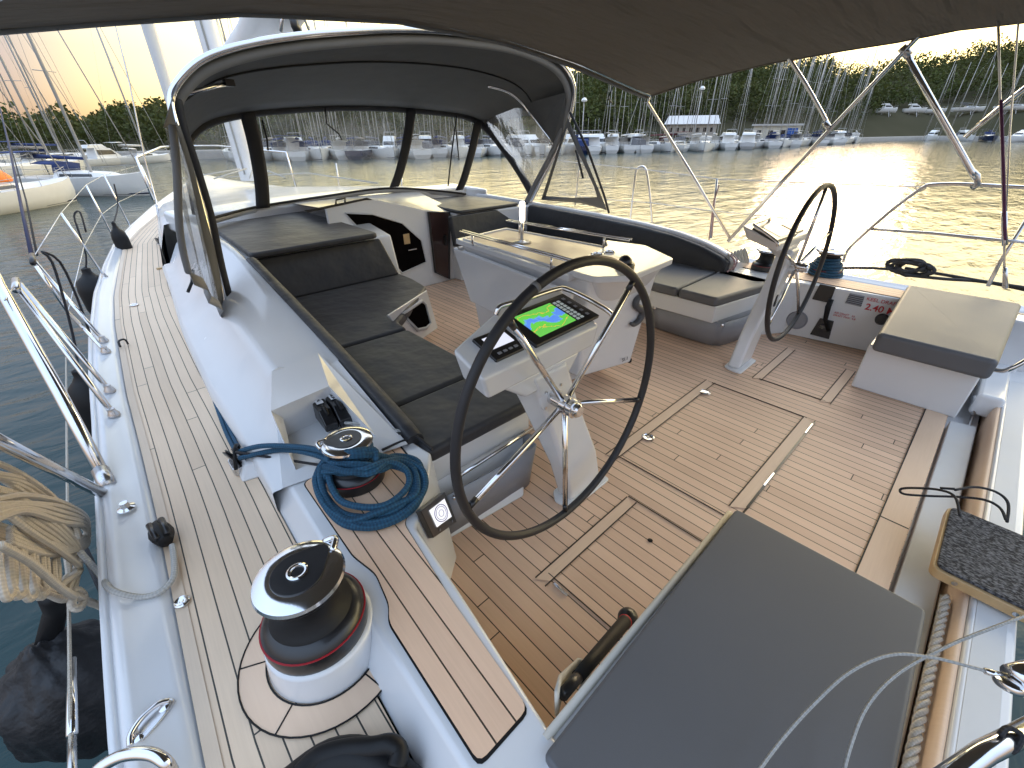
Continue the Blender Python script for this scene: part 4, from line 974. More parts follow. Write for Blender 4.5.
# beige coil hanging on the port pushpit
random.seed(21)
l4=[]
def cp(px,py,x=-.40): p=W(px,py,x=x); return (p.x,p.y,p.z)
for k in range(13):
    w=random.uniform(-1,1)
    x0=-.395-.004*(k%6)
    # a long flattened turn from the top left of the hank down to its lashed end
    a=[(-45+6*w,455+4*k,x0),(-10,466+3*k+8*w,x0),(30+4*w,478+4.5*k,x0+.015),(62+3*w,505+4*k,x0+.02),(80+2*w,540+2.5*k,x0+.01),(76-2*k*.6,585+w*5,x0),(66,598+w*3,x0-.005),(56-1.5*k,588+w*6,x0-.02),(40-1.5*k,560+3*w,x0-.025),(10-2*k,530+3*k,x0-.03),(-30,520+4*k,x0-.03)]
    l4.append((spline([cp(*p) for p in a],6),.0085))
for k in range(5):
    w=random.uniform(-1,1)
    a=[(-5,500+5*k,-.38),(25,498+4*k+w*3,-.375),(60,502+5*k,-.37),(84,515+3*k,-.37),(87,533+3*k+w,-.38),(70,545+2*k,-.39),(42,542+3*k,-.395),(10,528+4*k,-.40)]
    l4.append((spline([cp(*p) for p in a],6),.0085))
for k in range(6):
    w=random.uniform(-1,1); xx=2+k*11
    a=[(xx-4,545+3*k,-.40),(xx-2,575+2*k,-.405),(xx+3,592+w*5+k,-.41),(xx+10,590+w*4+k,-.41),(xx+12,570+k,-.405),(xx+10,548+k*2,-.40)]
    l4.append((spline([cp(*p) for p in a],6),.0085))
# lashing knot and tail
a=[(68,596,-.40),(76,590,-.385),(84,596,-.38),(80,608,-.385),(72,606,-.395),(74,596,-.385),(84,600,-.38),(100,606,-.375),(116,614,-.37)]
l4.append((spline([cp(*p) for p in a],6),.010))
a=[(0,545,-.37),(30,562,-.37),(58,586,-.375),(74,597,-.38)]
l4.append((spline([cp(*p) for p in a],6),.0095))
o=tubes('beige_rope_hank',l4,M['beigerope']); tag(o,'hank of beige rope hanging from the port pushpit over the water','rope')
# grey electric cable running to a deck fitting
pts=[Vector(cp(80,552,-.37)),W(100,575,x=-.345),W(112,590,z=.40),W(140,597,z=.372),W(160,592,z=.37),W(173,578,z=.372),W(174,560,z=.375),W(172,545,z=.385)]
o=tubes('shore_line',[(spline(pts,8),.0085)],M['greyrope']); tag(o,'single grey line crossing the white rail to the black deck fitting','rope')
c=W(163,536,z=.37)
ft=thing('deck_plug','black rubber line stopper on the port side deck','deck fitting',c)
dv=(W(172,552,z=.37)-W(155,520,z=.37)).normalized(); 
lathe('plug_body',[(0,-.05),(.022,-.05),(.030,-.03),(.034,0),(.030,.025),(.020,.05),(.010,.055),(0,.055)],c+Vector((0,0,.012)),M['blackmat'],ft,8,axis=dv)
for k in (-1,1):
    tube('plug_rib',[c+dv*.04+Vector((0,0,.03))+dv.cross(Vector((0,0,1)))*.014*k,c-dv*.04+Vector((0,0,.035))+dv.cross(Vector((0,0,1)))*.016*k],.010,M['black'],ft,8)
# flush deck fittings
for px,py,r,lab in ((182,602,.020,'round chrome filler cap on the port side deck beside the beige rope'),(134,305,.03,'small chrome pad eye on the port side deck half way forward')):
    c=W(px,py,z=.352)
    o=lathe('deck_filler',[(r,0),(r,.003),(r*.85,.006),(r*.7,.004),(r*.3,.004),(r*.2,.007),(0,.007)],c,M['steel'],None,28); tag(o,lab,'deck fitting')
p=W(124,345,z=.36); o=tube('pad_eye',[p+Vector((-.02,-.01,-.005)),p+Vector((-.015,0,.03)),p+Vector((.015,.01,.03)),p+Vector((.02,.012,-.005))],.006,M['black'],None,8,sm=4); tag(o,'small black hoop on the outer plank of the port side deck','deck fitting')
p=W(160,268,z=.36); o=box('deck_block_chock',(p.x-.03,p.y-.02,.347),(p.x+.03,p.y+.02,.365),M['wood'],None,.003); tag(o,'tiny brown chock beside the blue line on the side deck','chock')
# folding cleat on the covering board near the camera
p=W(152,724,z=.368)
ck=thing('mooring_cleat','folding chrome mooring cleat set in the white port covering board','cleat',p)
ax=(W(166,708,z=.368)-W(140,738,z=.368)); ax.z=0; ax.normalize(); sd=Vector((-ax.y,ax.x,0))
ov=[p+ax*.052*math.cos(a)+sd*.026*math.sin(a)*(1 if math.sin(a)>0 else .55) for a in [2*math.pi*i/28 for i in range(28)]]
prism('cleat_plate',[(v.x,v.y) for v in ov],.360,.372,M['steel2'],ck,.003)
tube('cleat_horn',[p-ax*.044+Vector((0,0,.008)),p-ax*.030+sd*.013+Vector((0,0,.016)),p+sd*.019+Vector((0,0,.018)),p+ax*.030+sd*.012+Vector((0,0,.016)),p+ax*.044+Vector((0,0,.008))],.006,M['steel'],ck,10,sm=5)
for k in (-1,1): lathe('cleat_pivot',[(.010,0),(.010,.004),(.005,.006),(0,.006)],p+ax*.030*k+Vector((0,0,.004)),M['steel'],ck,16)
# black bag / gloves at the bottom edge
random.seed(2)
p=W(352,757,z=.40)
bgm=bpy.data.meshes.new('black_strap'); 
a=[W(300,775,z=.40),W(318,758,z=.40),W(345,750,z=.40),W(372,748,z=.405),W(390,745,z=.41),W(399,752,z=.405),W(396,768,z=.40)]
o=tubes('black_strap',[(spline(a,5),.020),(spline([W(290,790,z=.37),W(330,762,z=.375),W(370,762,z=.375),W(410,790,z=.37)],5),.040),(spline([W(300,800,z=.36),W(350,775,z=.36),W(400,800,z=.36)],5),.045)],M['blackmat'],None,14); tag(o,'crumpled black strap lying on the side deck at the bottom edge','strap')
# gangway plank resting on the transom
GZ=.16
g=[W(953,506,z=GZ),W(929,562,z=GZ)]
gw=thing('gangway','wooden gangway plank covered with dark tweed carpet resting on the stern','gangway',(g[0]+g[1])/2)
x0_,x1_=g[1].x,g[0].x; y0_=-.30
sx_=[(x0_,y0_+.012),(x1_,y0_-.012)]
Lp=1.6
pol=[(x0_+.005,y0_),(x1_,y0_-.0),(x1_-.02,y0_-Lp),(x0_-.02,y0_-Lp)]
prism('carpet',rnd(pol,.03,4),GZ-.012,GZ,M['tweed'],gw,.005,3)
prism('plank',rnd([(x0_-.004,y0_+.008),(x1_+.008,y0_+.008),(x1_-.01,y0_-Lp-.01),(x0_-.03,y0_-Lp-.01)],.03,4),GZ-.052,GZ-.0125,M['wood'],gw,.005,3)
for k in range(4): lathe('plank_screw',[(.008,0),(.008,.003),(0,.004)],(x0_-.005-.002*k,y0_-.06-.15*k,GZ-.032),M['steel2'],gw,12,axis=(-1,0,0))
# its black bungee loop
pts=[W(960,516,z=.20),W(955,497,z=.22),W(940,490,z=.20),W(915,488,z=.14),W(901,489,z=.10),W(904,494,z=.10),W(930,496,z=.13),W(960,497,z=.17),W(985,500,z=.20),W(1000,508,z=.20),W(1006,520,z=.19)]
o=tubes('bungee_loop',[(spline(pts,6),.005),(spline([W(955,490,z=.22),W(975,487,z=.22),W(996,492,z=.22),W(1008,503,z=.21),W(1007,522,z=.18)],6),.005),(spline([W(940,488,z=.2),W(955,489,z=.22)],4),.005)],M['blackrope']); tag(o,'black elastic cord looped over the end of the gangway','cord')
# twisted line lying along the transom
l5=[]
for ph in (0,2.1,4.2):
    l5.append(([(1.0+.0065*i,-.366+.008*math.cos(i*.42+ph),.05+.008*math.sin(i*.42+ph)) for i in range(120)],.0075))
o=tubes('transom_rope',l5,M['beigerope'],None,7); tag(o,'tan laid rope stretched along the inside of the transom','rope')
# ================================================================ DODGER
dg=thing('sprayhood','dark grey sprayhood with clear windows over the companionway and cabin tops','sprayhood',(2.2,4,.8))
AY=3.3
arch_px=[(228,316,3.05),(216,270,3.10),(204,215,3.15),(189,165,3.2),(176,125,3.25),(171,100,3.3),(178,82,3.3),(198,62,3.3),(225,50,3.3),(262,41,3.3),(305,35,3.3),(350,31.5,3.3),(395,29.5,3.3),(440,31,3.3),(485,36,3.3),(520,43,3.3),(548,54,3.3),(566,68,3.32),(574,88,3.36),(571,112,3.45),(563,138,3.58),(553,160,3.72),(540,184,3.86),(530,204,3.9)]
arch=[W(a,b,y=c) for a,b,c in arch_px]
tube('frame_hoop',arch,.020,M['steel'],dg,12,sm=4)
a2=[p+Vector((.012 if p.x<2.2 else -.012,.06,-.045 if 4<i<19 else 0)) for i,p in enumerate(arch)]
tube('hoop_sleeve',a2,.030,M['canvaslt'],dg,12,sm=4)
# front hoop = top of the windscreen
fr_px=[(198,215,4.6),(190,170,4.65),(186,142,4.7),(205,123,4.8),(245,113,4.95),(300,108,5),(350,106.5,5),(395,108,5),(430,111,5),(462,115,4.95),(478,121,4.85)]
front=[W(a,b,y=c) for a,b,c in fr_px]
sidef=[W(a,b,y=c) for a,b,c in ((478,121,4.85),(492,134,4.7),(508,155,4.5),(522,176,4.25),(532,194,4.0))]
# canopy roof from the aft hoop to the front hoop
def resample(P,n):
    P=[Vector(p) for p in P]; d=[0]
    for a,b in zip(P,P[1:]): d.append(d[-1]+(b-a).length)
    out=[]
    for i in range(n):
        t=d[-1]*i/(n-1); k=max(j for j in range(len(d)) if d[j]<=t+1e-9); k=min(k,len(P)-2)
        out.append(P[k].lerp(P[k+1],(t-d[k])/(d[k+1]-d[k]+1e-12)))
    return out
ra=resample(spline(arch[4:20],4),41)
rf=resample(spline([front[2]+Vector((-.15,-.3,.02))]+front[2:]+[W(484,128,y=4.8)],4),41)
rows=[]
for k in range(9):
    t=k/8; row=[]
    for a,b in zip(ra,rf):
        p=a.lerp(b,t); p=p+Vector((0,0,.05*math.sin(math.pi*t)-(.014 if k in(3,) else 0))); row.append(p)
    rows.append(row)
# starboard side valance of the roof drops between the hoop and window
loft('canopy',rows,M['canvas'],dg,.006,uv=False)
mid=[p+Vector((0,0,-.012)) for p in rows[3]]
tube('seam',mid,.007,M['band'],dg,6)
tube('front_hoop_sleeve',resample(spline(front,4),40),.042,M['band'],dg,10)
# light steel intermediate hoop seen as two stubs
tube('frame_tube',[W(188,93,y=3.6),W(215,86,y=3.75),W(229,83.5,y=3.8)],.012,M['steel'],dg,8)
box('tube_end_socket',tuple(W(229,83,y=3.8)-Vector((.03,.03,.02))),tuple(W(229,83,y=3.8)+Vector((.03,.03,.02))),M['black'],dg,.005)
tube('frame_tube',[W(488,86,y=4.0),W(508,92,y=3.95),W(522,103,y=3.9),W(532,116,y=3.9),W(553,144,y=3.7)],.013,M['steel'],dg,8,sm=4)
# dark triangular gusset on starboard side between roof and side window
mesh('side_valance',[W(526,104,y=3.95),W(566,92,y=3.42),W(562,140,y=3.6),W(552,146,y=3.72),W(540,126,y=3.85)],[(0,1,2,3,4)],M['canvas'],dg,0)
# windscreen
wb_px=[(206,220,4.6),(235,212,4.85),(262,206,5.02),(320,197,5.08),(383,188.5,5.08),(430,190,5.0),(466,194,4.85)]
wbot=resample(spline([W(a,b,y=c) for a,b,c in wb_px],5),40)
wtop=resample(spline(front[2:],4),40)
rows=[[wbot[i].lerp(wtop[i],t/4)+Vector((0,.02*math.sin(math.pi*t/4),0)) for i in range(40)] for t in range(5)]
loft('windscreen_window',rows,M['clear'],dg,0,uv=False)
tube('window_binding',wbot,.012,M['band'],dg,8)
# binding lower canvas skirt
loft('window_skirt',[[p+Vector((0,.0,.01)) for p in wbot],[p+Vector((0,.03,-.05)) for p in wbot]],M['gelmat'],dg,.004,uv=False)
def band(name,pts,w,dirx=Vector((1,0,0)),mat='band',th=.012):
    rows=[[Vector(p)-dirx*w/2,Vector(p)-dirx*w*.25+Vector((0,-th,0)),Vector(p)+dirx*w*.25+Vector((0,-th,0)),Vector(p)+dirx*w/2] for p in pts]
    return loft(name,rows,M[mat],dg,.006,uv=False)
band('window_band',spline([W(247,113,y=4.90),W(255,145,y=4.96),W(261,180,y=4.99),W(263,208,y=5.0)],4),.125)
band('window_band',spline([W(411,109,y=4.95),W(407,140,y=5.0),W(400,170,y=5.02),W(394,187,y=5.0)],4),.12)
band('window_band',spline([W(478,121,y=4.78),W(472,150,y=4.82),W(464,178,y=4.86),W(459,190,y=4.9)],4),.12)
tube('strap',[W(457,113,y=4.6),W(452,150,y=4.75),W(448,186,y=4.8)],.009,M['band'],dg,6)
tube('strap',[W(456,130,y=4.6),W(459,160,y=4.7)],.008,M['band'],dg,6)
tube('strap',[W(325,108,y=4.9),W(327,124,y=4.9),W(339,134,y=4.9),W(342,140,y=4.9)],.007,M['band'],dg,6)
tube('strap',[W(262,120,y=4.8),W(267,139,y=4.8),W(268,150,y=4.85)],.008,M['band'],dg,6)
# starboard side window between front corner strut and aft hoop strut
tube('side_strut',sidef,.045,M['band'],dg,10,sm=4)
tube('side_strut_edge',[p+Vector((.035,-.01,.01)) for p in sidef],.012,M['steel2'],dg,8,sm=4)
sb=[W(480,122,y=4.85),W(520,106,y=4.0),W(541,126,y=3.85),W(553,146,y=3.72)]
sbb=[W(534,192,y=4.0),W(534,192,y=3.98),W(535,192,y=3.95),W(536,191,y=3.92)]
loft('side_window',[resample(sb,12),resample([W(508,157,y=4.5),W(548,168,y=3.75)],12),resample(sbb,12)],M['clear'],dg,0,uv=False)
# starboard wing aft of the hoop: clear triangle with dark binding
wing=[W(568,118,y=3.40),W(582,150,y=3.3),W(598,188,y=3.2),W(607,210,y=3.15),W(580,203,y=3.4),W(541,200,y=3.8)]
wi=[W(567,128,y=3.42),W(578,152,y=3.32),W(594,187,y=3.22),W(597,197,y=3.22),W(574,198,y=3.42),W(546,196,y=3.78)]
mesh('side_window',wi,[tuple(range(6))],M['clear'],dg,0)
n=6
mesh('window_binding',wing+wi,[(i,(i+1)%n,n+(i+1)%n,n+i) for i in range(n)],M['canvas'],dg,0)
tube('wing_strap',[W(570,112,y=3.4),W(588,150,y=3.25),W(604,195,y=3.15),W(609,213,y=3.12)],.013,M['band'],dg,8)
tube('wing_strap',[W(576,150,y=3.3),W(583,178,y=3.25)],.012,M['band'],dg,8)
# port side curtain: clear vinyl, seen edge-on from outside
cur_o=[W(166,127,x=.30),W(172,165,x=.27),W(181,229,x=.24),W(193,271,x=.25)]
cur_i=[arch[4],arch[3],arch[2]*.5+arch[1]*.5,W(224,314,y=3.08)]
co=resample(spline(cur_o,4),16); ci=resample(spline(cur_i,4),16)
rows=[]
for a,b in zip(co,ci):
    rows.append([a.lerp(b,t/8)+Vector((.018*math.sin(t*1.9+a.z*5),0,0)) for t in range(9)])
loft('side_curtain',rows,M['clear'],dg,0,uv=False)
tube('curtain_binding',[Vector(r[0]) for r in rows],.012,M['canvaslt'],dg,8)
loft('curtain_hem',[[r[-3],r[-2],r[-1]] for r in rows],M['canvas'],dg,.004,uv=False)
loft('curtain_hem',[rows[-1],[p+Vector((-.0,-.02,-.05)) for p in rows[-1]]],M['canvaslt'],dg,.004,uv=False)
lp=[Vector(p) for p in arch[:6]]
tube('zip_flap',[p+Vector((.035,.03,0)) for p in lp],.024,M['band'],dg,8,sm=4)
tube('hold_down_strap',[W(193,270,y=3.6),W(192,282,y=3.55),W(188,292,y=3.5)],.010,M['blackmat'],dg,6)
tube('hold_down_strap',[W(221,300,y=3.1),W(222,318,y=3.0),W(218,324,y=2.98)],.014,M['band'],dg,6)
p=W(229,318,y=3.05); lathe('deck_fitting',[(.02,0),(.02,.01),(.012,.02),(0,.02)],p,M['steel'],dg,14)
# canopy port skirt wrapping round the hoop
rows=[[Vector(a)+Vector((-.01,0,.0)),Vector(a)+Vector((-.05,.12,.02)),W(166,127,x=.30).lerp(Vector(a),.0)+Vector((0,0,0))] for a in arch[4:6]]
mesh('canopy_side',[arch[4],arch[5],arch[6],W(168,115,x=.33),W(163,128,x=.30)],[(0,1,2,3,4)],M['canvas'],dg,0)
# ================================================================ BIMINI
bm_=thing('bimini','broad grey bimini canopy on steel hoops overhead','bimini',(2.2,1,1.9))
def fz(x): # height of the front edge
    return interp([(1.80,-.10),(1.825,.02),(1.88,.32),(1.98,.9),(2.04,1.71),(2.02,2.48),(1.94,3.22),(1.88,3.61),(1.80,4.1),(1.765,4.36),(1.75,4.5)],x)
stb=[(4.36,2.75,1.765),(4.40,2.3,1.87),(4.42,1.7,1.95),(4.42,1.2,1.985),(4.42,.9,2.0),(4.42,.6,2.03),(4.42,.3,2.03),(4.42,-.3,1.98),(4.42,-.9,1.9)]
rows=[]
for k in range(len(stb)*3-2):
    i=k//3; t=(k%3)/3
    a=Vector(stb[i]); b=Vector(stb[min(i+1,len(stb)-1)]); e=a.lerp(b,t)
    row=[]
    for j in range(33):
        u=j/32; x=-.12+(e.x+.12)*u
        base=fz(-.1+4.46*u)
        zc=base+(e.z-1.765)*(u**2*.9+.3*(1-u))*1.0
        if u>.97: zc=e.z
        wr=(.012*math.sin(x*9+e.y*3)+.010*math.sin(x*23-e.y*4)*max(0,1-abs(x-1.7)))*min(1,(2.75-e.y)*1.5)*(1-abs(2*u-1))
        row.append((x,e.y,zc+wr))
    rows.append(row)
loft('canopy',rows,M['bimini'],bm_,.004,uv=False)
tube('edge_binding',[Vector(p) for p in rows[0]],.014,M['canvaslt'],bm_,8)
tube('edge_binding',[Vector(r[-1]) for r in rows],.010,M['bimini'],bm_,8)
fe=[Vector(p)+Vector((0,.01,-.022)) for p in rows[0][18:]]
tube('front_hoop',[Vector(p)+Vector((0,-.05,.018)) for p in rows[0]]+[W(648,103,x=4.38),W(688,168,x=4.45),W(730,238,x=4.52)],.0135,M['steel'],bm_,10)
# middle hoop
mh=[W(727,-6,x=3.75),W(748,10,x=4.05),W(771,32,x=4.25),W(790,60,x=4.36),W(808,88,x=4.42),W(828,124,x=4.48)]
mh=[Vector((0.0,mh[0].y+.05,1.78)),Vector((.4,mh[0].y+.05,1.93)),Vector((1.6,mh[0].y,2.10)),Vector((2.8,mh[0].y,2.13))]+mh
tube('middle_hoop',mh,.0135,M['steel'],bm_,10,sm=5)
p38=W(915,40,x=4.42); 
tube('aft_strut',[p38+ (p38-W(820,140,x=4.47)).normalized()*.3,p38,W(820,140,x=4.47),W(728,241,x=4.52)],.0155,M['steel'],bm_,10)
tube('aft_hoop',[W(975,-25,x=3.9),W(945,5,x=4.2),W(920,34,x=4.42)],.015,M['steel2'],bm_,10,sm=4)
tube('aft_leg',[W(906,54,x=4.44),W(940,115,x=4.56),W(972,172,x=4.62),W(976,178,x=4.63)],.019,M['steel'],bm_,12)
tube('rail_clamp',[W(970,170,x=4.62),W(977,176,x=4.63),W(978,184,x=4.64),W(972,188,x=4.65)],.020,M['steel2'],bm_,10)
tube('strut_joint',[W(902,47,x=4.43),W(909,56,x=4.44)],.026,M['steel2'],bm_,10)
tube('brace',[W(1045,72,x=4.5),W(1000,108,x=4.58),W(965,137,x=4.60)],.016,M['steel'],bm_,10)
tube('strut_joint',[W(825,122,x=4.47),W(830,130,x=4.47)],.022,M['steel2'],bm_,8)
tube('tie_strap',[W(617,77,y=2.78),W(608,98,y=2.85),W(612,103,y=2.9)],.006,M['band'],bm_,6)
# port legs near the camera
pf=W(108,484,x=-.285)
tube('port_leg',[W(-60,165,x=-.42),W(0,287,x=-.36),W(60,394,x=-.31),pf],.022,M['steel'],bm_,16)
tube('port_leg_clamp',[W(100,470,x=-.29),W(109,487,x=-.283)],.027,M['steel2'],bm_,14)
q0=W(127,508,x=-.28); tube('port_strut',[W(-70,405,x=-.42),W(0,442,x=-.36),W(110,497,x=-.295)],.0175,M['steel'],bm_,16)
tube('strut_fork',[W(106,495,x=-.298),W(118,502,x=-.285),W(127,508,x=-.28)],.012,M['steel2'],bm_,10)
lathe('deck_plate',[(.026,0),(.026,.006),(.014,.012),(.012,.03),(0,.03)],W(127,509,z=.372),M['steel'],bm_,20)
# ================================================================ STARBOARD PUSHPIT AND LIFELINES
pp_=thing('pushpit','steel pushpit rail on the starboard quarter with a diagonal leg','rail',(4.65,.2,.5))
tube('top_rail',[W(843,262,x=4.66),W(848,250,x=4.655),W(862,236,x=4.65),W(893,209,x=4.65),W(922,188,x=4.65),W(934,184.5,x=4.65),W(960,184,x=4.65),W(1000,186,x=4.65),W(1060,189,x=4.65)],.0125,M['steel'],pp_,10,sm=4)
tube('mid_rail',[W(872,229,x=4.65),W(930,233,x=4.65),W(1000,240,x=4.65),W(1060,245,x=4.65)],.011,M['steel2'],pp_,10)
tube('rail_leg',[W(988,286,x=4.66),W(1000,262,x=4.66),W(1045,190,x=4.70)],.0125,M['steel2'],pp_,10)
tube('wire_loop',[W(921,187,x=4.65)+Vector((0,.03*math.cos(a),.028*math.sin(a))) for a in [2*math.pi*i/14 for i in range(14)]],.003,M['steel2'],pp_,6,True)
def guardrail(mx,lab):
    t=thing('guard_rail',lab,'guard rail',(mx(-.25),4,.4)); return t
g=guardrail(mir,'wire guard rail with slim stanchions along the starboard side')
top=[W(922,187,x=4.65),W(850,184.5,x=4.65),W(775,181.5,x=4.62),W(717,179,x=4.60),W(645,169.5,x=4.55),W(600,165,x=4.5),W(560,161,x=4.4),W(520,158,x=4.2)]
tube('top_wire',top,.004,M['steel2'],g,6)
low=[W(872,230,x=4.65),W(838,226,x=4.65),W(775,217,x=4.62),W(712,211,x=4.60),W(652,203,x=4.55),W(600,199,x=4.5),W(560,194,x=4.4)]
tube('lower_wire',low,.0035,M['steel2'],g,6)
tube('gate_hoop',spline([W(630,222,x=4.6),W(633,195,x=4.58),W(636,172,x=4.56),W(640,167,x=4.56),W(645,168,x=4.56),W(648,180,x=4.56),W(651,205,x=4.57),W(652,224,x=4.6)],4),.0115,M['steel'],g,10)
tube('stanchion',[W(711,238,x=4.66),W(717,179,x=4.60)],.011,M['steel2'],g,10)
tube('stanchion',[W(575,205,x=4.5),W(580,163,x=4.4)],.009,M['steel2'],g,8)
tube('stanchion_line',[W(709,240,x=4.64),W(713,205,x=4.60),W(719,185,x=4.60),W(714,200,x=4.60),W(712,236,x=4.64)],.006,M['redrope'],g,6)
for px,py,h in ((422,152,.5),(470,158,.5)): pass
g=guardrail(lambda x:x,'wire guard rail with paired gate stanchions along the port side')
def stan(foot,topp,r=.0115,mid=None):
    tube('stanchion',[foot,topp],r,M['steel'],g,12)
    lathe('stanchion_base',[(.024,-.004),(.024,.006),(.016,.02),(.014,.035),(0,.035)],foot,M['steel2'],g,16)
def foot(px,py): return W(px,py,z=.372)
def topat(px,py,x): return W(px,py,x=x)
stan(foot(114,415),topat(16,286,-.345),.0125)
stan(foot(110,391),topat(20,284,-.35),.0115)
stan(foot(106,352),topat(40,274,-.30) if False else W(68,312,x=-.283),.0105)
stan(foot(104,341),topat(33,259,-.33),.0115)
tube('gate_leg',[W(68,312,x=-.283),W(36,266,x=-.31)],.0095,M['steel'],g,10)
tube('stanchion_head',[topat(16,290,-.347),topat(16,280,-.345)],.016,M['steel2'],g,10)
tube('stanchion_head',[topat(33,263,-.33),topat(32,255,-.33)],.016,M['black'],g,10)
# further forward stanchions: feet on the rail
for (f,t_,x) in (((105,277),(61,213),-.16),((116,242),(86,185),.02),((131,228),(104,175),.2),((160,208),(141,165),.8)):
    fp=foot(*f); tp=W(*t_,y=fp.y+.0); stan(fp,tp,.009)
pw=[topat(16,283,-.345),topat(33,258,-.33),W(61,213,y=foot(105,277).y),W(86,185,y=foot(116,242).y),W(104,175,y=foot(131,228).y),W(141,165,y=foot(160,208).y)]
tube('top_wire',pw[:1]+[W(5,300,x=-.35)],.004,M['steel2'],g,6)
tube('top_wire',pw[1:],.0028,M['steel2'],g,6)
pl_=[W(68,312,x=-.283)]+[ (foot(*f)*.5+b*.5) for f,b in (((105,277),pw[2]),((116,242),pw[3]),((131,228),pw[4]),((160,208),pw[5]))]
tube('lower_wire',pl_,.0028,M['steel2'],g,6)
# thin vertical line at the port quarter with stainless turnbuckles
r0=thing('rigging_wire','thin beige vertical line with a steel turnbuckle over the water on the port quarter','rigging',W(70,620,x=-.42))
tube('line',[W(66,352,x=-.40),W(67,470,x=-.41),W(70,690,x=-.42),W(72,790,x=-.42)],.0045,M['beigerope'],r0,8)
tube('turnbuckle',[W(72,660,x=-.42),W(72,735,x=-.42)],.010,M['steel'],r0,10)
tube('turnbuckle_fork',[W(72,738,x=-.42),W(72,790,x=-.42)],.008,M['steel2'],r0,10)
# chrome cradle at the bottom left edge
tube_=thing('outboard_bracket','bent steel bracket on the port quarter at the bottom left edge','bracket',W(140,760,z=.40))
tube('bracket_tube',[W(85,790,z=.42),W(100,768,z=.43),W(125,755,z=.44),W(150,754,z=.44),W(165,762,z=.43),W(172,772,z=.40)],.012,M['steel'],tube_,12,sm=5)
# stern wires and chrome tube at lower right
sg=thing('stern_gate','chrome stern rail end with two drooping coated wires in the lower right corner','gate',W(1005,682,z=.6))
tube('coated_wire',[W(745,790,z=.50),W(780,742,z=.52),W(815,703,z=.55),W(850,672,z=.58),W(890,655,z=.6),W(930,657,z=.6),W(975,668,z=.6),W(1003,676,z=.6)],.0032,M['greyrope'],sg,8,sm=6)
tube('coated_wire',[W(840,790,z=.50),W(850,748,z=.52),W(868,705,z=.54),W(900,672,z=.56),W(950,645,z=.58),W(1000,625,z=.6),W(1060,603,z=.6)],.0032,M['greyrope'],sg,8,sm=6)
tube('pelican_hook',[W(985,671,z=.6),W(1003,676,z=.6)],.006,M['steel'],sg,10)
lathe('wire_eye',[(.010,-.008),(.022,-.006),(.024,0),(.022,.006),(.010,.008)],W(1010,684,z=.6),M['steel'],sg,20,axis=(.3,.2,1))
tube('rail_end',[W(1012,676,z=.61),W(1045,668,z=.61)],.019,M['steel'],sg,14)
tube('rail_tube',[W(930,790,z=.50),W(985,752,z=.52),W(1045,722,z=.54)],.018,M['steel'],sg,16)
tube('rail_lashing',[W(1003,738,z=.535),W(1012,752,z=.53),W(1022,736,z=.55),W(1008,728,z=.55),W(1000,735,z=.545)],.005,M['blackrope'],sg,6,sm=4)
rr=thing('stern_rail','short curved steel rail behind the far helm seat cushion','rail',W(1005,372,x=3.3))
tube('rail_bar',[W(985,367,x=3.40),W(1002,371,x=3.36),W(1016,366,x=3.36),W(1040,352,x=3.4)],.012,M['steel'],rr,12,sm=5)
# backstay
bs=thing('backstay','thin backstay wire with a purple line and bottle screw at the right edge','rigging',W(1005,288,x=4.55))
tube('wire',[W(1005,288,x=4.6),W(1003,200,x=4.5),W(1000,90,x=4.3),W(997,-20,x=4.1)],.006,M['steel2'],bs,8)
tube('purple_line',[W(1005,240,x=4.54),W(1004,180,x=4.45),W(1001,100,x=4.3)],.008,simple('purple_line',(.12,.03,.10),.6),bs,8)
tube('bottle_screw',[W(1005,245,x=4.56),W(1004,212,x=4.52)],.016,M['steel2'],bs,10)
tube('bottle_screw',[W(1006,288,x=4.62),W(1005,268,x=4.58)],.013,M['steel2'],bs,10)
bs2=thing('backstay','second thin stay leaning right from the starboard quarter','rigging',W(1020,60,x=4.4))
tube('wire',[W(1003,288,x=4.60),W(1010,130,x=4.5),W(1018,27,x=4.4),W(1022,-10,x=4.4)],.005,M['steel2'],bs2,8)
# lines hanging in the top left: shroud bundle of this yacht
sh=thing('shroud','dark blue halyard and steel wire rising past the left edge of the picture','rigging',W(30,255,x=-.33))
tube('line',[W(32,257,x=-.33),W(22,210,x=-.36),W(10,150,x=-.40),W(0,108,x=-.44),W(-10,75,x=-.47)],.012,simple('navy_line',(.01,.012,.05),.7,bump=.4,bscale=120),sh,8)
tube('wire',[W(37,255,x=-.33),W(26,200,x=-.36),W(14,158,x=-.4),W(2,118,x=-.44)],.007,M['blackrope'],sh,6)
s2_=thing('shroud','thin steel shroud coming down to the port side deck beside the cabin','rigging',W(161,235,z=.38))
tube('wire',[W(162,238,z=.38),W(156,200,y=7.6),W(145,160,y=7.6),W(130,85,y=7.7),W(112,10,y=7.8),W(106,-20,y=7.8)],.009,M['steel2'],s2_,6)
tube('bottle_screw',[W(161,232,y=7.4),W(157,205,y=7.5)],.016,M['steel2'],s2_,8)
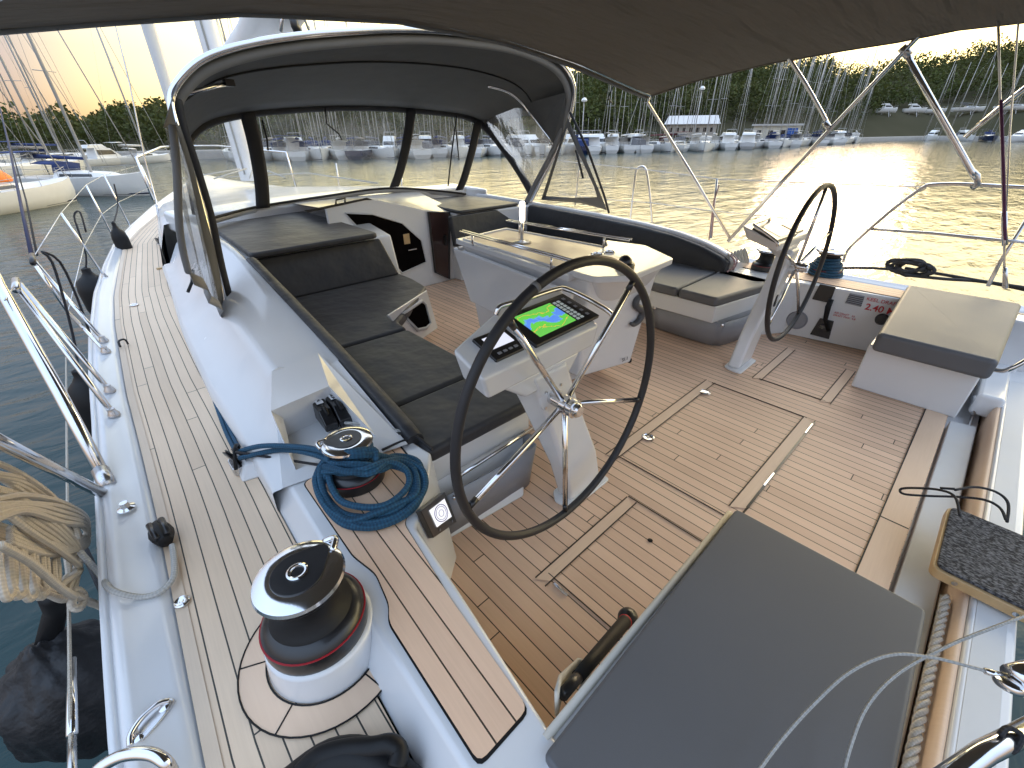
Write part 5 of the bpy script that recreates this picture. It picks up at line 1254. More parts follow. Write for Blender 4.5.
# mast, boom and furled headsail of this yacht
mt=thing('mast','white mast of this yacht rising above the sprayhood','mast',(2.3,9,.9))
pm=[Vector((2.28,9,.8)),Vector((2.25,9.0,15))]
vs=[];n=16
for z in (.8,15.5):
    for i in range(n):
        a=2*math.pi*i/n; vs.append((2.30+.13*math.cos(a),9+.20*math.sin(a),z))
mesh('mast_tube',vs,[(i,(i+1)%n,n+(i+1)%n,n+i) for i in range(n)],M['white'],mt,0,smooth=True)
tubes('halyards',[([(2.30+.16*math.cos(a),8.8+.05*math.sin(a),.9),(2.30+.15*math.cos(a),8.82,15)],.012) for a in (0,1.2,2.2)],M['greyrope'],mt,6)
box('mast_vent',(2.22,8.78,2.0),(2.30,8.80,2.45),M['black'],mt,.004)
tubes('rigging_lines',[([(2.2+.1*k,8.6,1.0),(1.6+.4*k,8.1-.3*k,.92)],.010) for k in (-1,0,1,2)],M['greyrope'],mt,6)
bo=thing('boom','thick white boom with its stowed sail end above the sprayhood','boom',(2.3,7,2.3))
b0=W(258,40,y=6.0); b1=W(276,8,y=5.2)
d=(b1-b0)
vs=[]
for p,wd in ((Vector((2.3,8.8,2.30)),.15),(b0,.21),(b0+d*1.0,.23),(b0+d*1.8,.23)):
    for a in range(16):
        an=2*math.pi*a/16; vs.append(p+Vector((wd*math.cos(an),0,wd*.9*math.sin(an))))
fs=[(k*16+j,k*16+(j+1)%16,(k+1)*16+(j+1)%16,(k+1)*16+j) for k in range(3) for j in range(16)]+[tuple(range(48,64))]
mesh('sail_cover',vs,fs,M['white'],bo,0,smooth=True)
tubes('sheet_block',[([W(292,14,y=4.6),W(295,26,y=4.6),W(299,34,y=4.6)],.035)],M['black'],bo,8)
tube('mainsheet',[W(297,4,y=4.6),W(305,20,y=4.6),W(311,36,y=4.6)],.010,M['greyrope'],bo,6)
tube('mainsheet',[W(281,32,y=4.6),W(283,4,y=4.6)],.012,M['steel2'],bo,6)
hs=thing('furled_headsail','rolled white headsail on the forestay forward of the mast','sail',(2.2,13,.9))
tube('rolled_sail',[(2.2,13.2,.5),(2.2,12.9,1.5),(2.21,12.6,3.2),(2.22,12.2,5),(2.25,11.0,9)],[.06,.09,.115,.10,.07],M['white'],hs,12)
fu=thing('furling_line','thin line on the starboard foredeck','rope',(3,9,.8))
tube('line',[(2.9,5.6,.93),(3.3,9,.85),(2.6,12.8,.6)],.01,M['greyrope'],fu,6)
tag(fu,'thin grey line running forward over the foredeck behind the windscreen','rope')
# pulpit rails seen through the windscreen
pu=thing('pulpit','steel pulpit rail at the bow seen through the windscreen','rail',(2.2,13,.6))
tube('rail_bar',[(1.0,10.2,.5),(1.0,10.3,1.15),(1.7,12.5,1.25),(2.22,13.5,1.25),(2.74,12.5,1.25),(3.44,10.3,1.15),(3.44,10.2,.5)],.02,M['steel'],pu,8)
for i,y in enumerate((7.2,8.8)):
    for s in (1,):
        x=mir(interp(RAIL,y)+.06); tube('stanchion',[(x,y,.38),(x+.03,y,1.0)],.014,M['steel2'],pu,8)
# ================================================================ FENDERS
def fender(lab,c,r,h,lines,mat='blackmat'):
    t=thing('fender',lab,'fender',c,group='black fenders hanging along the port side')
    lathe('fender_body',[(0,-h),(r*.5,-h*.97),(r*.85,-h*.85),(r,-h*.6),(r,-h*.25),(r*.85,-h*.08),(r*.45,.0),(r*.28,.03),(r*.25,.07),(.0,.085)],c,M[mat],t,24)
    for a in lines: tube('fender_line',[Vector(c)+Vector((0,0,.06))]+a,.007,M['blackrope'],t,8,sm=3)
fc=W(83,380,y=3.6); fender('large black fender hanging by the port gate, half hidden behind the stanchions',tuple(fc),.12,.62,[[W(75,345,y=3.7),W(64,300,y=3.7),W(52,262,y=3.7),W(42,252,y=3.7),W(60,262,y=3.75),W(78,300,y=3.8),W(92,340,y=3.8)]])
fc=W(89,276,y=5.6); fender('black fender hanging at the middle of the port side',tuple(fc),.13,.50,[[W(86,255,y=5.6),W(80,235,y=5.6),W(74,216,y=5.65),W(80,212,y=5.65),W(86,232,y=5.6)]])
fc=W(116,229,y=6.75); fender('black fender hanging farthest forward on the port side',tuple(fc),.075,.40,[[W(118,205,y=7.2),W(114,184,y=7.2)]])
bg=thing('fender','big wrinkled black covered fender at the bottom left under the beige rope','fender',W(75,690,x=-.55),group='black fenders hanging along the port side')
c=W(78,690,x=-.56)
bmx=bmesh.new(); bmesh.ops.create_icosphere(bmx,subdivisions=5,radius=1)
from mathutils import noise as mn
for v in bmx.verts:
    q=v.co.copy(); k=1+.10*mn.noise(q*2.2)+.06*mn.noise(Vector((q.x*6,q.y*6,q.z*1.5)))+.02*mn.noise(q*14)
    pinch=1-.55*max(0,q.z-.55)/.45
    v.co=Vector((q.x*.17*k*pinch,q.y*.17*k*pinch,q.z*.26*k))+c
me=bpy.data.meshes.new('fender_body'); bmx.to_mesh(me); bmx.free()
link('fender_body',me,simple('black_bag_fabric',(.012,.012,.014),.55,noise=.3,bump=.8,bscale=14,bdist=.02),bg)
tube('fender_line',[c+Vector((0,0,.2)),W(56,610,x=-.5),W(52,596,x=-.45)],.03,M['blackmat'],bg,10)
tube('fender_line',[W(82,545,x=-.42),W(112,610,x=-.38)],.012,M['blackrope'],bg,8)
# ================================================================ WATER
m,nt,p=newmat('harbour_water')
p.inputs['Base Color'].default_value=(.006,.030,.032,1); p.inputs['Roughness'].default_value=.12; p.inputs['IOR'].default_value=1.33
tc=N(nt,'ShaderNodeTexCoord')
mp=N(nt,'ShaderNodeMapping'); mp.inputs['Rotation'].default_value=(0,0,.5); mp.inputs['Scale'].default_value=(1.0,2.2,1); L(nt,tc.outputs['Object'],mp.inputs[0])
n1=N(nt,'ShaderNodeTexNoise',Scale=1.6,Detail=4.0,Roughness=.55,Distortion=.5); L(nt,mp.outputs[0],n1.inputs['Vector'])
n2=N(nt,'ShaderNodeTexNoise',Scale=.45,Detail=3.0); L(nt,mp.outputs[0],n2.inputs['Vector'])
h=math_(nt,'ADD',math_(nt,'MULTIPLY',n1.outputs['Fac'],.35),math_(nt,'MULTIPLY',n2.outputs['Fac'],.8))
b=N(nt,'ShaderNodeBump',Strength=.55,Distance=.16); L(nt,h,b.inputs['Height']); L(nt,b.outputs[0],p.inputs['Normal'])
ws=bpy.data.meshes.new('water'); R_=3000
ws.from_pydata([(-R_,-R_,WL),(R_,-R_,WL),(R_,R_,WL),(-R_,R_,WL)],[],[(0,1,2,3)]); 
w=link('water',ws,m,None,False); tag(w,kind='structure')
# ================================================================ SHORE AND HILL
SH_px=[(-60,166),(40,163),(140,160.5),(300,157),(450,154),(560,152),(650,150),(700,149),(780,146),(860,142),(930,140),(1000,141),(1080,142)]
SH=[W(a,b,z=WL) for a,b in SH_px]
def shore(az):
    """distance of the shore line from the camera by bearing"""
    l=[(math.atan2(p.x,p.y),math.hypot(p.x,p.y)) for p in SH]
    l.sort()
    if az<=l[0][0]: return l[0][1]
    for a,b2 in zip(l,l[1:]):
        if az<=b2[0]: t=(az-a[0])/(b2[0]-a[0]); return a[1]+(b2[1]-a[1])*t
    return l[-1][1]
def az_of(px,py=135): 
    v=FF+RR*((px-512)/FPX)-UU*((py-384)/FPX); return math.atan2(v.x,v.y)
# skyline elevation (tan) by bearing, measured
SKY=[(-80,136),(0,137),(60,134),(95,132),(115,122),(135,118),(160,116),(200,112),(260,108),(350,104),(420,104),(500,96),(560,80),(600,76),(640,80),(700,72),(760,66),(800,62),(828,63),(840,75),(862,73),(900,68),(950,60),(985,50),(1024,46),(1080,38)]
def skyt(az):
    l=[]
    for px,py in SKY:
        v=FF+RR*((px-512)/FPX)-UU*((py-384)/FPX); l.append((math.atan2(v.x,v.y),v.z/math.hypot(v.x,v.y)))
    l.sort()
    if az<=l[0][0]: return l[0][1]
    for a,b2 in zip(l,l[1:]):
        if az<=b2[0]: t=(az-a[0])/(b2[0]-a[0]); return a[1]+(b2[1]-a[1])*t
    return l[-1][1]
def hill_z(az,r,s):
    k=(r-s)/(1.05*s+20); R1=s+1.05*s+20
    zt=H+skyt(az)*R1-1.0*(.55+s/160)
    return WL+.7+ (zt-WL-.7)*min(1,max(0,k-.10)/.9)**.85 if k<1 else zt-(k-1)*8
vs=[];fs=[];NA=150;NR=26
A0=az_of(-90)-.35; A1=az_of(1080)+.4
for i in range(NA+1):
    az=A0+(A1-A0)*i/NA; s=shore(az)
    for j in range(NR):
        if j==0: r=s;z=WL-.5
        elif j==1: r=s+.05; z=WL+.65
        else:
            r=s+(1.05*s+20)*((j-1)/(NR-6)); z=hill_z(az,r,s)+ (mn.noise(Vector((az*30,r*.05,0)))*1.0 if j>4 else 0)
        vs.append((r*math.sin(az),r*math.cos(az),z))
for i in range(NA):
    for j in range(NR-1): fs.append((i*NR+j,(i+1)*NR+j,(i+1)*NR+j+1,i*NR+j+1))
m,nt,p=newmat('hillside_ground'); p.inputs['Roughness'].default_value=.95; p.inputs['Specular IOR Level'].default_value=0
tc=N(nt,'ShaderNodeTexCoord'); nz=N(nt,'ShaderNodeTexNoise',Scale=.06,Detail=8.0); L(nt,tc.outputs['Object'],nz.inputs['Vector'])
L(nt,mixc(nt,nz.outputs['Fac'],(.03,.034,.018),(.085,.075,.05)),p.inputs['Base Color'])
hl_=mesh('hill',vs,fs,m,None,0,smooth=True); tag(hl_,kind='structure')
# concrete quay
rows=[]
for i in range(NA+1):
    az=A0+(A1-A0)*i/NA; s=shore(az)-.3
    rows.append([(r*math.sin(az),r*math.cos(az),z) for r,z in ((s,WL-.6),(s,WL+.75),(s+5,WL+.78))])
q_=loft('quay',rows,simple('quay_concrete',(.30,.28,.25),.9,noise=.15,nscale=1.5),None,0,uv=False); tag(q_,kind='structure')
# ---- wood on the hill (one far-off mass): thousands of leaf clumps
random.seed(99)
V=[];Fc=[]
def crown(c,rx,rz,n):
    for _ in range(n):
        th=random.uniform(0,2*math.pi); u=random.uniform(-.5,1); k=random.uniform(.55,.97)
        s_=math.sqrt(max(0,1-u*u))
        q=Vector((c[0]+rx*k*s_*math.cos(th),c[1]+rx*k*s_*math.sin(th),c[2]+rz*k*u))
        a=random.uniform(.06,.14)*rx
        e1=Vector((random.gauss(0,1),random.gauss(0,1),random.gauss(0,.6))).normalized(); e2=e1.cross(Vector((random.gauss(0,1),random.gauss(0,1),random.gauss(0,1)))).normalized()
        o=len(V); V.extend([q+e1*a,q+e2*a*.9,q-e1*a*.8+e2*a*.2,q-e2*a])
        Fc.append((o,o+1,o+2,o+3))
for i in range(3000):
    az=random.uniform(A0+.05,A1-.05) if i%2 else random.uniform(az_of(560),A1-.05); s=shore(az)
    k=random.random()**.8
    r=s+9+(1.05*s+8)*k
    if k<.10 and az_of(640)<az<az_of(860) : continue
    if k<.24 and az>az_of(862): continue
    z=hill_z(az,r,s); sz=(1.3+1.5*random.random()**1.5)*(.55+s/160)
    crown((r*math.sin(az),r*math.cos(az),z+sz*.8),sz,sz*random.uniform(.9,1.4),150 if s<85 else 75)
me=bpy.data.meshes.new('hillside_wood'); me.from_pydata([tuple(v) for v in V],[],Fc); me.update()
m,nt,p=newmat('foliage'); p.inputs['Roughness'].default_value=.8; p.inputs['Specular IOR Level'].default_value=.1
gi=N(nt,'ShaderNodeNewGeometry'); cr=N(nt,'ShaderNodeValToRGB'); L(nt,gi.outputs['Random Per Island'],cr.inputs[0])
e=cr.color_ramp.elements; e[0].color=(.018,.036,.012,1); e[1].color=(.10,.14,.04,1); x=e.new(.5); x.color=(.048,.078,.022,1)
tc=N(nt,'ShaderNodeTexCoord'); nz=N(nt,'ShaderNodeTexNoise',Scale=.09,Detail=3.0); L(nt,tc.outputs['Object'],nz.inputs['Vector'])
L(nt,mixc(nt,nz.outputs['Fac'],cr.outputs[0],(.055,.046,.024)),p.inputs['Base Color'])
trn=N(nt,'ShaderNodeBsdfTranslucent'); trn.inputs[0].default_value=(.10,.12,.03,1)
mx=N(nt,'ShaderNodeMixShader'); mx.inputs[0].default_value=.12; L(nt,p.outputs[0],mx.inputs[1]); L(nt,trn.outputs[0],mx.inputs[2]); L(nt,mx.outputs[0],nt.nodes['Material Output'].inputs['Surface'])
wd=link('hillside_wood',me,m,None,False); tag(wd,'dark green wooded hillside behind the marina','wood',kind='stuff')
# ================================================================ OTHER BOATS
BH=[simple('hull_white',(.72,.72,.70),.3,noise=.05,nscale=2),simple('hull_navy',(.012,.02,.06),.25),simple('hull_grey',(.5,.5,.5),.3)]
BT=simple('antifoul_navy',(.01,.015,.04),.5); BW=simple('boat_window',(.02,.022,.026),.1); BM=simple('alloy_mast',(.42,.41,.40),.5)
CV=dict(blue=simple('blue_boat_canvas',(.015,.035,.13),.8),red=simple('maroon_boat_canvas',(.10,.02,.025),.8),white=simple('white_boat_canvas',(.62,.60,.56),.8),grey=simple('grey_boat_canvas',(.16,.16,.17),.8),orange=simple('orange_cover',(.85,.20,.02),.6))
GB='boats moored along the far quay'; GL_='yachts moored on the left'
def boat(label,pos,head,Ln=10,kind='sail',canvas='blue',hull=0,mast=13,beam=None,hh=1.0,group=GB,cat=None,lift=0,k=.72):
    mast=mast*1.25
    """bow points along heading (world radians from +Y clockwise)"""
    nm={'sail':'moored_sailboat','motor':'moored_motorboat'}[kind]
    B=beam or Ln*.31
    t=thing(nm,label,cat or ('sailboat' if kind=='sail' else 'motorboat'),(pos[0],pos[1],WL+lift),group)
    f=Vector((math.sin(head),math.cos(head),0)); sd=Vector((f.y,-f.x,0)); P0=Vector((pos[0],pos[1],WL+lift))
    def P(l,w,z): return P0+f*l*Ln+sd*w*B+Vector((0,0,z))
    st=[(-.5,.36,.0),(-.3,.46,.0),(0,.5,.02),(.22,.42,.08),(.38,.25,.18),(.47,.09,.28),(.5,.01,.32)]
    rows=[]
    for l,w,dz in st:
        zt=hh*(1+dz)
        rows.append([P(l,-w,zt),P(l,-w*.96,zt*.45),P(l*.97,-w*.78,.06),P(l*.94,-w*.5,-.3),P(l*.9,0,-.42),P(l*.94,w*.5,-.3),P(l*.97,w*.78,.06),P(l,w*.96,zt*.45),P(l,w,zt)])
    h=loft('hull',rows,BH[hull],t,0,uv=False)
    mesh('transom',[Vector(v) for v in rows[0]],[tuple(range(9))],BH[hull],t,0)
    dk=[[P(l,-w,hh*(1+dz)-.03),P(l,0,hh*(1+dz)+.05),P(l,w,hh*(1+dz)-.03)] for l,w,dz in st]
    loft('deck',dk,BH[0],t,0,uv=False)
    loft('boot_stripe',[[r[2]+(r[2]-P0)*.004+Vector((0,0,.03)),r[2]+(r[2]-P0)*.006+Vector((0,0,.14))] for r in rows],BT if hull!=1 else BH[0],t,.01,uv=False)
    loft('boot_stripe',[[r[6]+(r[6]-P0)*.004+Vector((0,0,.03)),r[6]+(r[6]-P0)*.006+Vector((0,0,.14))] for r in rows],BT if hull!=1 else BH[0],t,.01,uv=False)
    if kind=='sail':
        ch=.42; top=[P(-.12,-.26,hh+ch),P(.20,-.17,hh+ch*.8),P(.30,-.06,hh+ch*.4),P(.30,.06,hh+ch*.4),P(.20,.17,hh+ch*.8),P(-.12,.26,hh+ch)]
        bot=[P(-.14,-.32,hh-.05),P(.22,-.22,hh),P(.36,-.08,hh+.03),P(.36,.08,hh+.03),P(.22,.22,hh),P(-.14,.32,hh-.05)]
        prism2('cabin_trunk',top,bot,BH[0],t,.03)
        for s in (-1,1): mesh('cabin_window',[P(-.08,s*.305,hh+.08),P(.16,s*.225,hh+.10),P(.15,s*.20,hh+.26),P(-.08,s*.283,hh+.28)],[(0,1,2,3)],BW,t,0)
        dd=[[P(-.12,w,hh+.35) for w in (-.3,-.15,0,.15,.3)],[P(-.10,w,hh+1.0-.9*abs(w)**2*1.6) for w in (-.3,-.15,0,.15,.3)],[P(-.26,w,hh+1.1-.9*abs(w)**2*1.6) for w in (-.32,-.16,0,.16,.32)]]
        loft('sprayhood',dd,CV[canvas],t,.02,uv=False)
        tube('mast',[P(.08,0,hh+.2),P(.06,0,hh+mast)],.10 if group==GL_ else .05,BM,t,8)
        tube('boom',[P(.07,0,hh+1.25),P(-.33,0,hh+1.4)],[.10,.15],CV[canvas],t,8)
        rg=[([P(.08,-.45,hh),P(.07,-.12 if mast>8 else 0,hh+mast*.6),P(.06,0,hh+mast*.98)],.014),([P(.08,.45,hh),P(.07,.12,hh+mast*.6),P(.06,0,hh+mast*.98)],.014),([P(.49,0,hh*1.3),P(.06,0,hh+mast*.99)],.045),([P(-.5,0,hh),P(.06,0,hh+mast)],.014),([P(.07,-.16,hh+mast*.6),P(.07,.16,hh+mast*.6)],.03),([P(.07,-.22,hh+mast*.35),P(.07,.22,hh+mast*.35)],.03)]
        tubes('rigging',rg,BM,t,4)
        ra_=[([P(.5,0,hh*1.32+.6),P(.36,-.27,hh*1.15+.6),P(0,-.5,hh+.6),P(-.45,-.4,hh+.6)],.012),([P(.5,0,hh*1.32+.6),P(.36,.27,hh*1.15+.6),P(0,.5,hh+.6),P(-.45,.4,hh+.6)],.018)]
        for l,w,dz in ((.47,.09,.28),(.22,.42,.08),(0,.5,.02),(-.3,.46,0),(-.48,.38,0)):
            for s in (-1,1): ra_.append(([P(l,s*w,hh*(1+dz)),P(l,s*w,hh*(1+dz)+.6)],.016))
        tubes('guard_rail',ra_,BM,t,4)
        if canvas in('blue','red','white') and random.random()<.6:
            bb=[[P(l,w,hh+1.75-.5*w*w*4*.2) for w in (-.4,-.2,0,.2,.4)] for l in (-.5,-.4,-.3)]
            loft('bimini',bb,CV[canvas],t,.02,uv=False)
            tubes('bimini_frame',[([P(l,-.42,hh),P(l,-.4,hh+1.72)],.015) for l in(-.48,-.32)]+[([P(l,.42,hh),P(l,.4,hh+1.72)],.015) for l in(-.48,-.32)],BM,t,4)
    else:
        top=[P(-.22,-.30,hh+1.15),P(.06,-.27,hh+1.1),P(.06,.27,hh+1.1),P(-.22,.30,hh+1.15)]
        bot=[P(-.25,-.38,hh-.05),P(.24,-.30,hh),P(.24,.30,hh),P(-.25,.38,hh-.05)]
        prism2('wheelhouse',top,bot,BH[0],t,.04)
        for s in (-1,1): mesh('side_window',[P(-.20,s*.362,hh+.42),P(.12,s*.315,hh+.42),P(.07,s*.295,hh+.88),P(-.2,s*.326,hh+.95)],[(0,1,2,3)],BW,t,0)
        mesh('windscreen',[P(.17,-.25,hh+.42),P(.17,.25,hh+.42),P(.105,.24,hh+.9),P(.105,-.24,hh+.9)],[(0,1,2,3)],BW,t,0)
        prism2('flybridge',[P(-.30,-.30,hh+1.5),P(-.05,-.25,hh+1.55),P(-.05,.25,hh+1.55),P(-.30,.30,hh+1.5)],[P(-.34,-.32,hh+1.15),P(.02,-.28,hh+1.12),P(.02,.28,hh+1.12),P(-.34,.32,hh+1.15)],BH[0],t,.03)
        tubes('radar_arch',[([P(-.28,-.3,hh+1.4),P(-.32,-.26,hh+2.0),P(-.32,.26,hh+2.0),P(-.28,.3,hh+1.4)],.04)],BM,t,6)
        tubes('bow_rail',[([P(.5,0,hh*1.32+.5),P(.38,-.25,hh*1.18+.5),P(.2,-.4,hh+.5)],.02),([P(.5,0,hh*1.32+.5),P(.38,.25,hh*1.18+.5),P(.2,.4,hh+.5)],.02)],BM,t,4)
        tube('antenna',[P(-.2,.2,hh+1.5),P(-.22,.2,hh+3.6)],.02,BM,t,4)
        if canvas!='white': prism2('cockpit_cover',[P(-.46,-.3,hh+.75),P(-.25,-.3,hh+1.1),P(-.25,.3,hh+1.1),P(-.46,.3,hh+.75)],[P(-.48,-.34,hh-.02),P(-.25,-.36,hh-.02),P(-.25,.36,hh-.02),P(-.48,.34,hh-.02)],CV[canvas],t,.03)
    t.scale=(k,k,k)
    return t
def at(px,py): p=W(px,py,z=WL); return (p.x,p.y)
# near left neighbours
def head_px(a,b):
    A=at(*a);B=at(*b); return math.atan2(B[0]-A[0],B[1]-A[1])
GL='yachts moored on the left'
A=at(-20,213); hA=head_px((0,212),(74,201))
p=W(74,201,z=WL); f=Vector((math.sin(hA),math.cos(hA),0)); pos=p-f*5.6*.62
tA=boat('white sailing yacht at the left edge with a bright orange cover on its foredeck',(pos.x,pos.y),hA,12,'sail','grey',0,14,hh=1.15,group=GL,k=.62)
oc=p-f*2.6; 
bmx=bmesh.new(); bmesh.ops.create_icosphere(bmx,subdivisions=3,radius=1)
for v in bmx.verts:
    v.co=Vector((v.co.x*.55,v.co.y*.55,max(-.2,v.co.z)*.34*(1+.3*mn.noise(v.co*3))))+Vector((oc.x,oc.y,WL+1.06))
me=bpy.data.meshes.new('foredeck_cover'); bmx.to_mesh(me); bmx.free()
o=link('foredeck_cover',me,CV['orange']); tag(o,'bright orange cover lying on the foredeck of the leftmost yacht','cover')
hB=head_px((96,193),(147,197))
p=W(149,195,z=WL); f=Vector((math.sin(hB-.25),math.cos(hB-.25),0)); pos=p-f*5.2*.62
boat('white sailing yacht with dark blue canvas, second from the left in front of the hill',(pos.x,pos.y),hB-.25,11,'sail','blue',0,15,hh=1.2,group=GL,k=.62)
p=W(40,190,z=WL); boat('white sailing yacht half hidden behind the yacht with the orange cover',(p.x-3,p.y+8),hA+.1,11,'sail','white',0,13,hh=1.1,group=GL)
p=W(75,180,z=WL); boat('white yacht with a grey sprayhood between the two nearest left yachts',(p.x-1,p.y+6),hA-.3,11,'sail','grey',0,15,hh=1.1,group=GL)
p=W(10,175,z=WL); boat('motor cruiser with a raised flybridge behind the leftmost yacht',(p.x-2,p.y+6),hA,10,'motor','white',0,hh=1.3,group=GL)
p=W(62,172,z=WL); boat('far white yacht with a low cabin behind the left row',(p.x,p.y+8),hA+.2,11,'sail','blue',0,16,hh=1.1,group=GL)
p=W(145,163,z=WL); boat('small white sailboat alone under the dark trees left of the sprayhood',(p.x,p.y),1.2,7,'sail','white',0,13,hh=.8,group=GL)
p=W(110,165,z=WL); boat('small white motorboat near the left trees',(p.x,p.y),1.0,7,'motor','white',0,hh=.8,group=GL)
# far row along the quay: (px of waterline, py, kind, length, canvas, hull, mast)
random.seed(4)
row=[(232,160,'sail',10,'white',0,12),(262,159,'sail',10,'grey',0,13),(288,158.5,'motor',9,'white',0,0),(312,158,'sail',11,'blue',0,14),(336,158,'sail',10,'white',0,13),(362,157.5,'sail',10,'grey',1,12),(388,157,'motor',9,'white',0,0),(412,156.5,'sail',11,'white',0,14),(434,156,'sail',10,'blue',0,13),(456,155.5,'motor',8,'white',0,0),(478,155,'sail',10,'grey',0,12),(500,155,'sail',10,'white',0,13),(522,154.5,'motor',8,'white',0,0),(543,154,'sail',9,'grey',0,12),(566,154,'motor',8,'white',0,0),
(585,153.5,'motor',8,'blue',1,0),(600,153.5,'motor',8,'white',0,0),(615,153.5,'motor',8,'white',0,0),(632,152,'motor',8,'grey',0,0),(655,151.5,'sail',11,'red',0,13),(678,150.5,'sail',10,'grey',0,12),(706,149.8,'sail',11,'white',0,14),(726,149,'motor',9,'white',0,0),(748,148,'motor',11,'white',2,0),(770,147,'sail',10,'blue',0,13),(786,146.5,'sail',10,'blue',0,14),(800,146,'sail',10,'white',0,13),(814,145,'sail',10,'blue',0,14),(828,144.5,'sail',10,'grey',0,12),(842,143.8,'sail',9,'white',0,13),(856,143,'sail',9,'white',0,12)]
cvn={'blue':'blue canvas','grey':'grey canvas','white':'pale canvas','red':'maroon canvas'}
ones=['','first','second','third','fourth','fifth','sixth','seventh','eighth','ninth','tenth','eleventh','twelfth','thirteenth','fourteenth','fifteenth','sixteenth','seventeenth','eighteenth','nineteenth']
tens={2:('twentieth','twenty'),3:('thirtieth','thirty'),4:('fortieth','forty'),5:('fiftieth','fifty'),6:('sixtieth','sixty')}
def ordl(n):
    if n<20: return ones[n]
    return tens[n//10][0] if n%10==0 else tens[n//10][1]+'-'+ones[n%10]
ordn=[ordl(i) for i in range(1,69)]
extra=[]
for a_,b_ in zip(row,row[1:]):
    if b_[0]-a_[0]>13 and b_[0]>250:
        kd=random.choice(['sail','sail','motor']); extra.append(((a_[0]+b_[0])/2+random.uniform(-2,2),0,kd,random.choice([8,9,10]),random.choice(['white','grey','blue','white']),0 if random.random()<.85 else 2,random.choice([12,13,15])))
row=sorted(row+extra)
special={655:'white sailboat with a maroon cover on the far quay beside the bimini strut',706:'white sailboat showing its round stern on the far quay, right of the maroon covered one',585:'small dark blue motorboat on the far quay just right of the sprayhood',748:'long grey hulled motorboat on the far quay'}
for i,(px,py,kd,Ln,cv,hu,ms) in enumerate(row):
    az=az_of(px); s=shore(az); r=s-Ln*.36-random.random()*2.5
    hd=az+math.pi+random.uniform(-.5,.5) if random.random()<.5 else az+random.uniform(-.5,.5)
    if px in (655,): hd=az-1.2
    lb=special.get(px) or ('%s, %s boat from the left in the far quay row'%('white sailboat with '+cvn[cv] if kd=='sail' else 'white motorboat',ordn[i]))
    boat(lb,(r*math.sin(az),r*math.cos(az)),hd,Ln,kd,cv,hu,ms,hh=1.05,k=.80)
# right group, nearer
rg=[(932,137.5,'motor',8,'white',0,0,'white motorboat with a tall wheelhouse afloat left of the navy hulled yacht'),(966,138,'motor',8,'grey',0,0,'small motor cruiser partly behind the bimini leg on the right'),(990,140,'sail',11,'blue',1,14,'navy hulled sailing yacht with blue covers at the right edge'),(1022,141,'motor',11,'white',0,0,'large white motorboat cut by the right edge')]
for px,py,kd,Ln,cv,hu,ms,lb in rg:
    p=W(px,py,z=WL); k=min(1,150/math.hypot(p.x,p.y)); az=az_of(px); r=min(math.hypot(p.x,p.y),shore(az)-6)
    boat(lb,(r*math.sin(az),r*math.cos(az)),az+math.pi+random.uniform(-.6,.6),Ln,kd,cv,hu,ms,hh=1.2,group='boats in the right corner of the marina')
# boats standing ashore on props
ash=[(878,'motor',7,0,'motorboat standing ashore on a cradle left of the other boats on land'),(905,'motor',7.5,0,'white motorboat ashore on a cradle in the middle of the yard'),(926,'sail',7,11,'sailboat ashore on a cradle behind the bimini leg'),(957,'sail',10,13,'long white sailboat ashore on a cradle on the right'),(1000,'sail',10,13,'sailboat ashore on a cradle nearest to the right edge')]
for px,kd,Ln,ms,lb in ash:
    az=az_of(px); s=shore(az); r=s+6
    while hill_z(az,r,s)<4.2 and r<s+80: r+=1
    P_=(r*math.sin(az),r*math.cos(az)); lf=hill_z(az,r,s)-WL-.2
    t=boat(lb,P_,az+1.2+random.uniform(-.3,.3),Ln,kd,'white' if kd=='motor' else 'grey',0,ms,hh=1.0,group='boats standing ashore',lift=lf+1.0)
    tubes('cradle',[([(P_[0]+dx,P_[1]+dy,WL+lf-.6),(P_[0]+dx*.5,P_[1]+dy*.5,WL+lf+1.0)],.08) for dx in(-1.2,1.2) for dy in (-1.2,1.2)],BM,t,6)
    for k in range(1): pass
# masts without visible hulls (boats behind the row)
mk=[(608,1),(637,0),(690,1),(660,0),(712,1),(765,0),(780,1),(792,0),(805,1),(820,0),(850,1),(925,0),(940,1),(948,0),(963,0),(975,1),(1000,1),(300,0),(330,1),(375,0),(425,1),(450,0),(30,1),(55,0)]
for i,(px,k) in enumerate(mk):
    az=az_of(px); s=shore(az); r=s+3+k*1.5
    x,y=r*math.sin(az),r*math.cos(az)
    if px in (30,55): 
        x,y=x*.55,y*.55
    t=thing('bare_mast','slender bare mast behind the moored boats, %s such mast from the left'%ordn[sorted([a for a,b in mk]).index(px)],'mast',(x,y,WL),group='bare masts behind the boats')
    hgt=12+5*random.random()
    tube('mast_pole',[(x,y,WL),(x,y,WL+hgt+1)],.04,BM,t,6)
    tubes('mast_rigging',[([(x-.7,y,WL+.6+hgt*.6),(x+.7,y,WL+.6+hgt*.6)],.03),([(x-1.6,y,WL+1),(x-.7,y,WL+.6+hgt*.6),(x,y,WL+hgt)],.014),([(x+1.6,y,WL+1),(x+.7,y,WL+.6+hgt*.6),(x,y,WL+hgt)],.014)],BM,t,4)
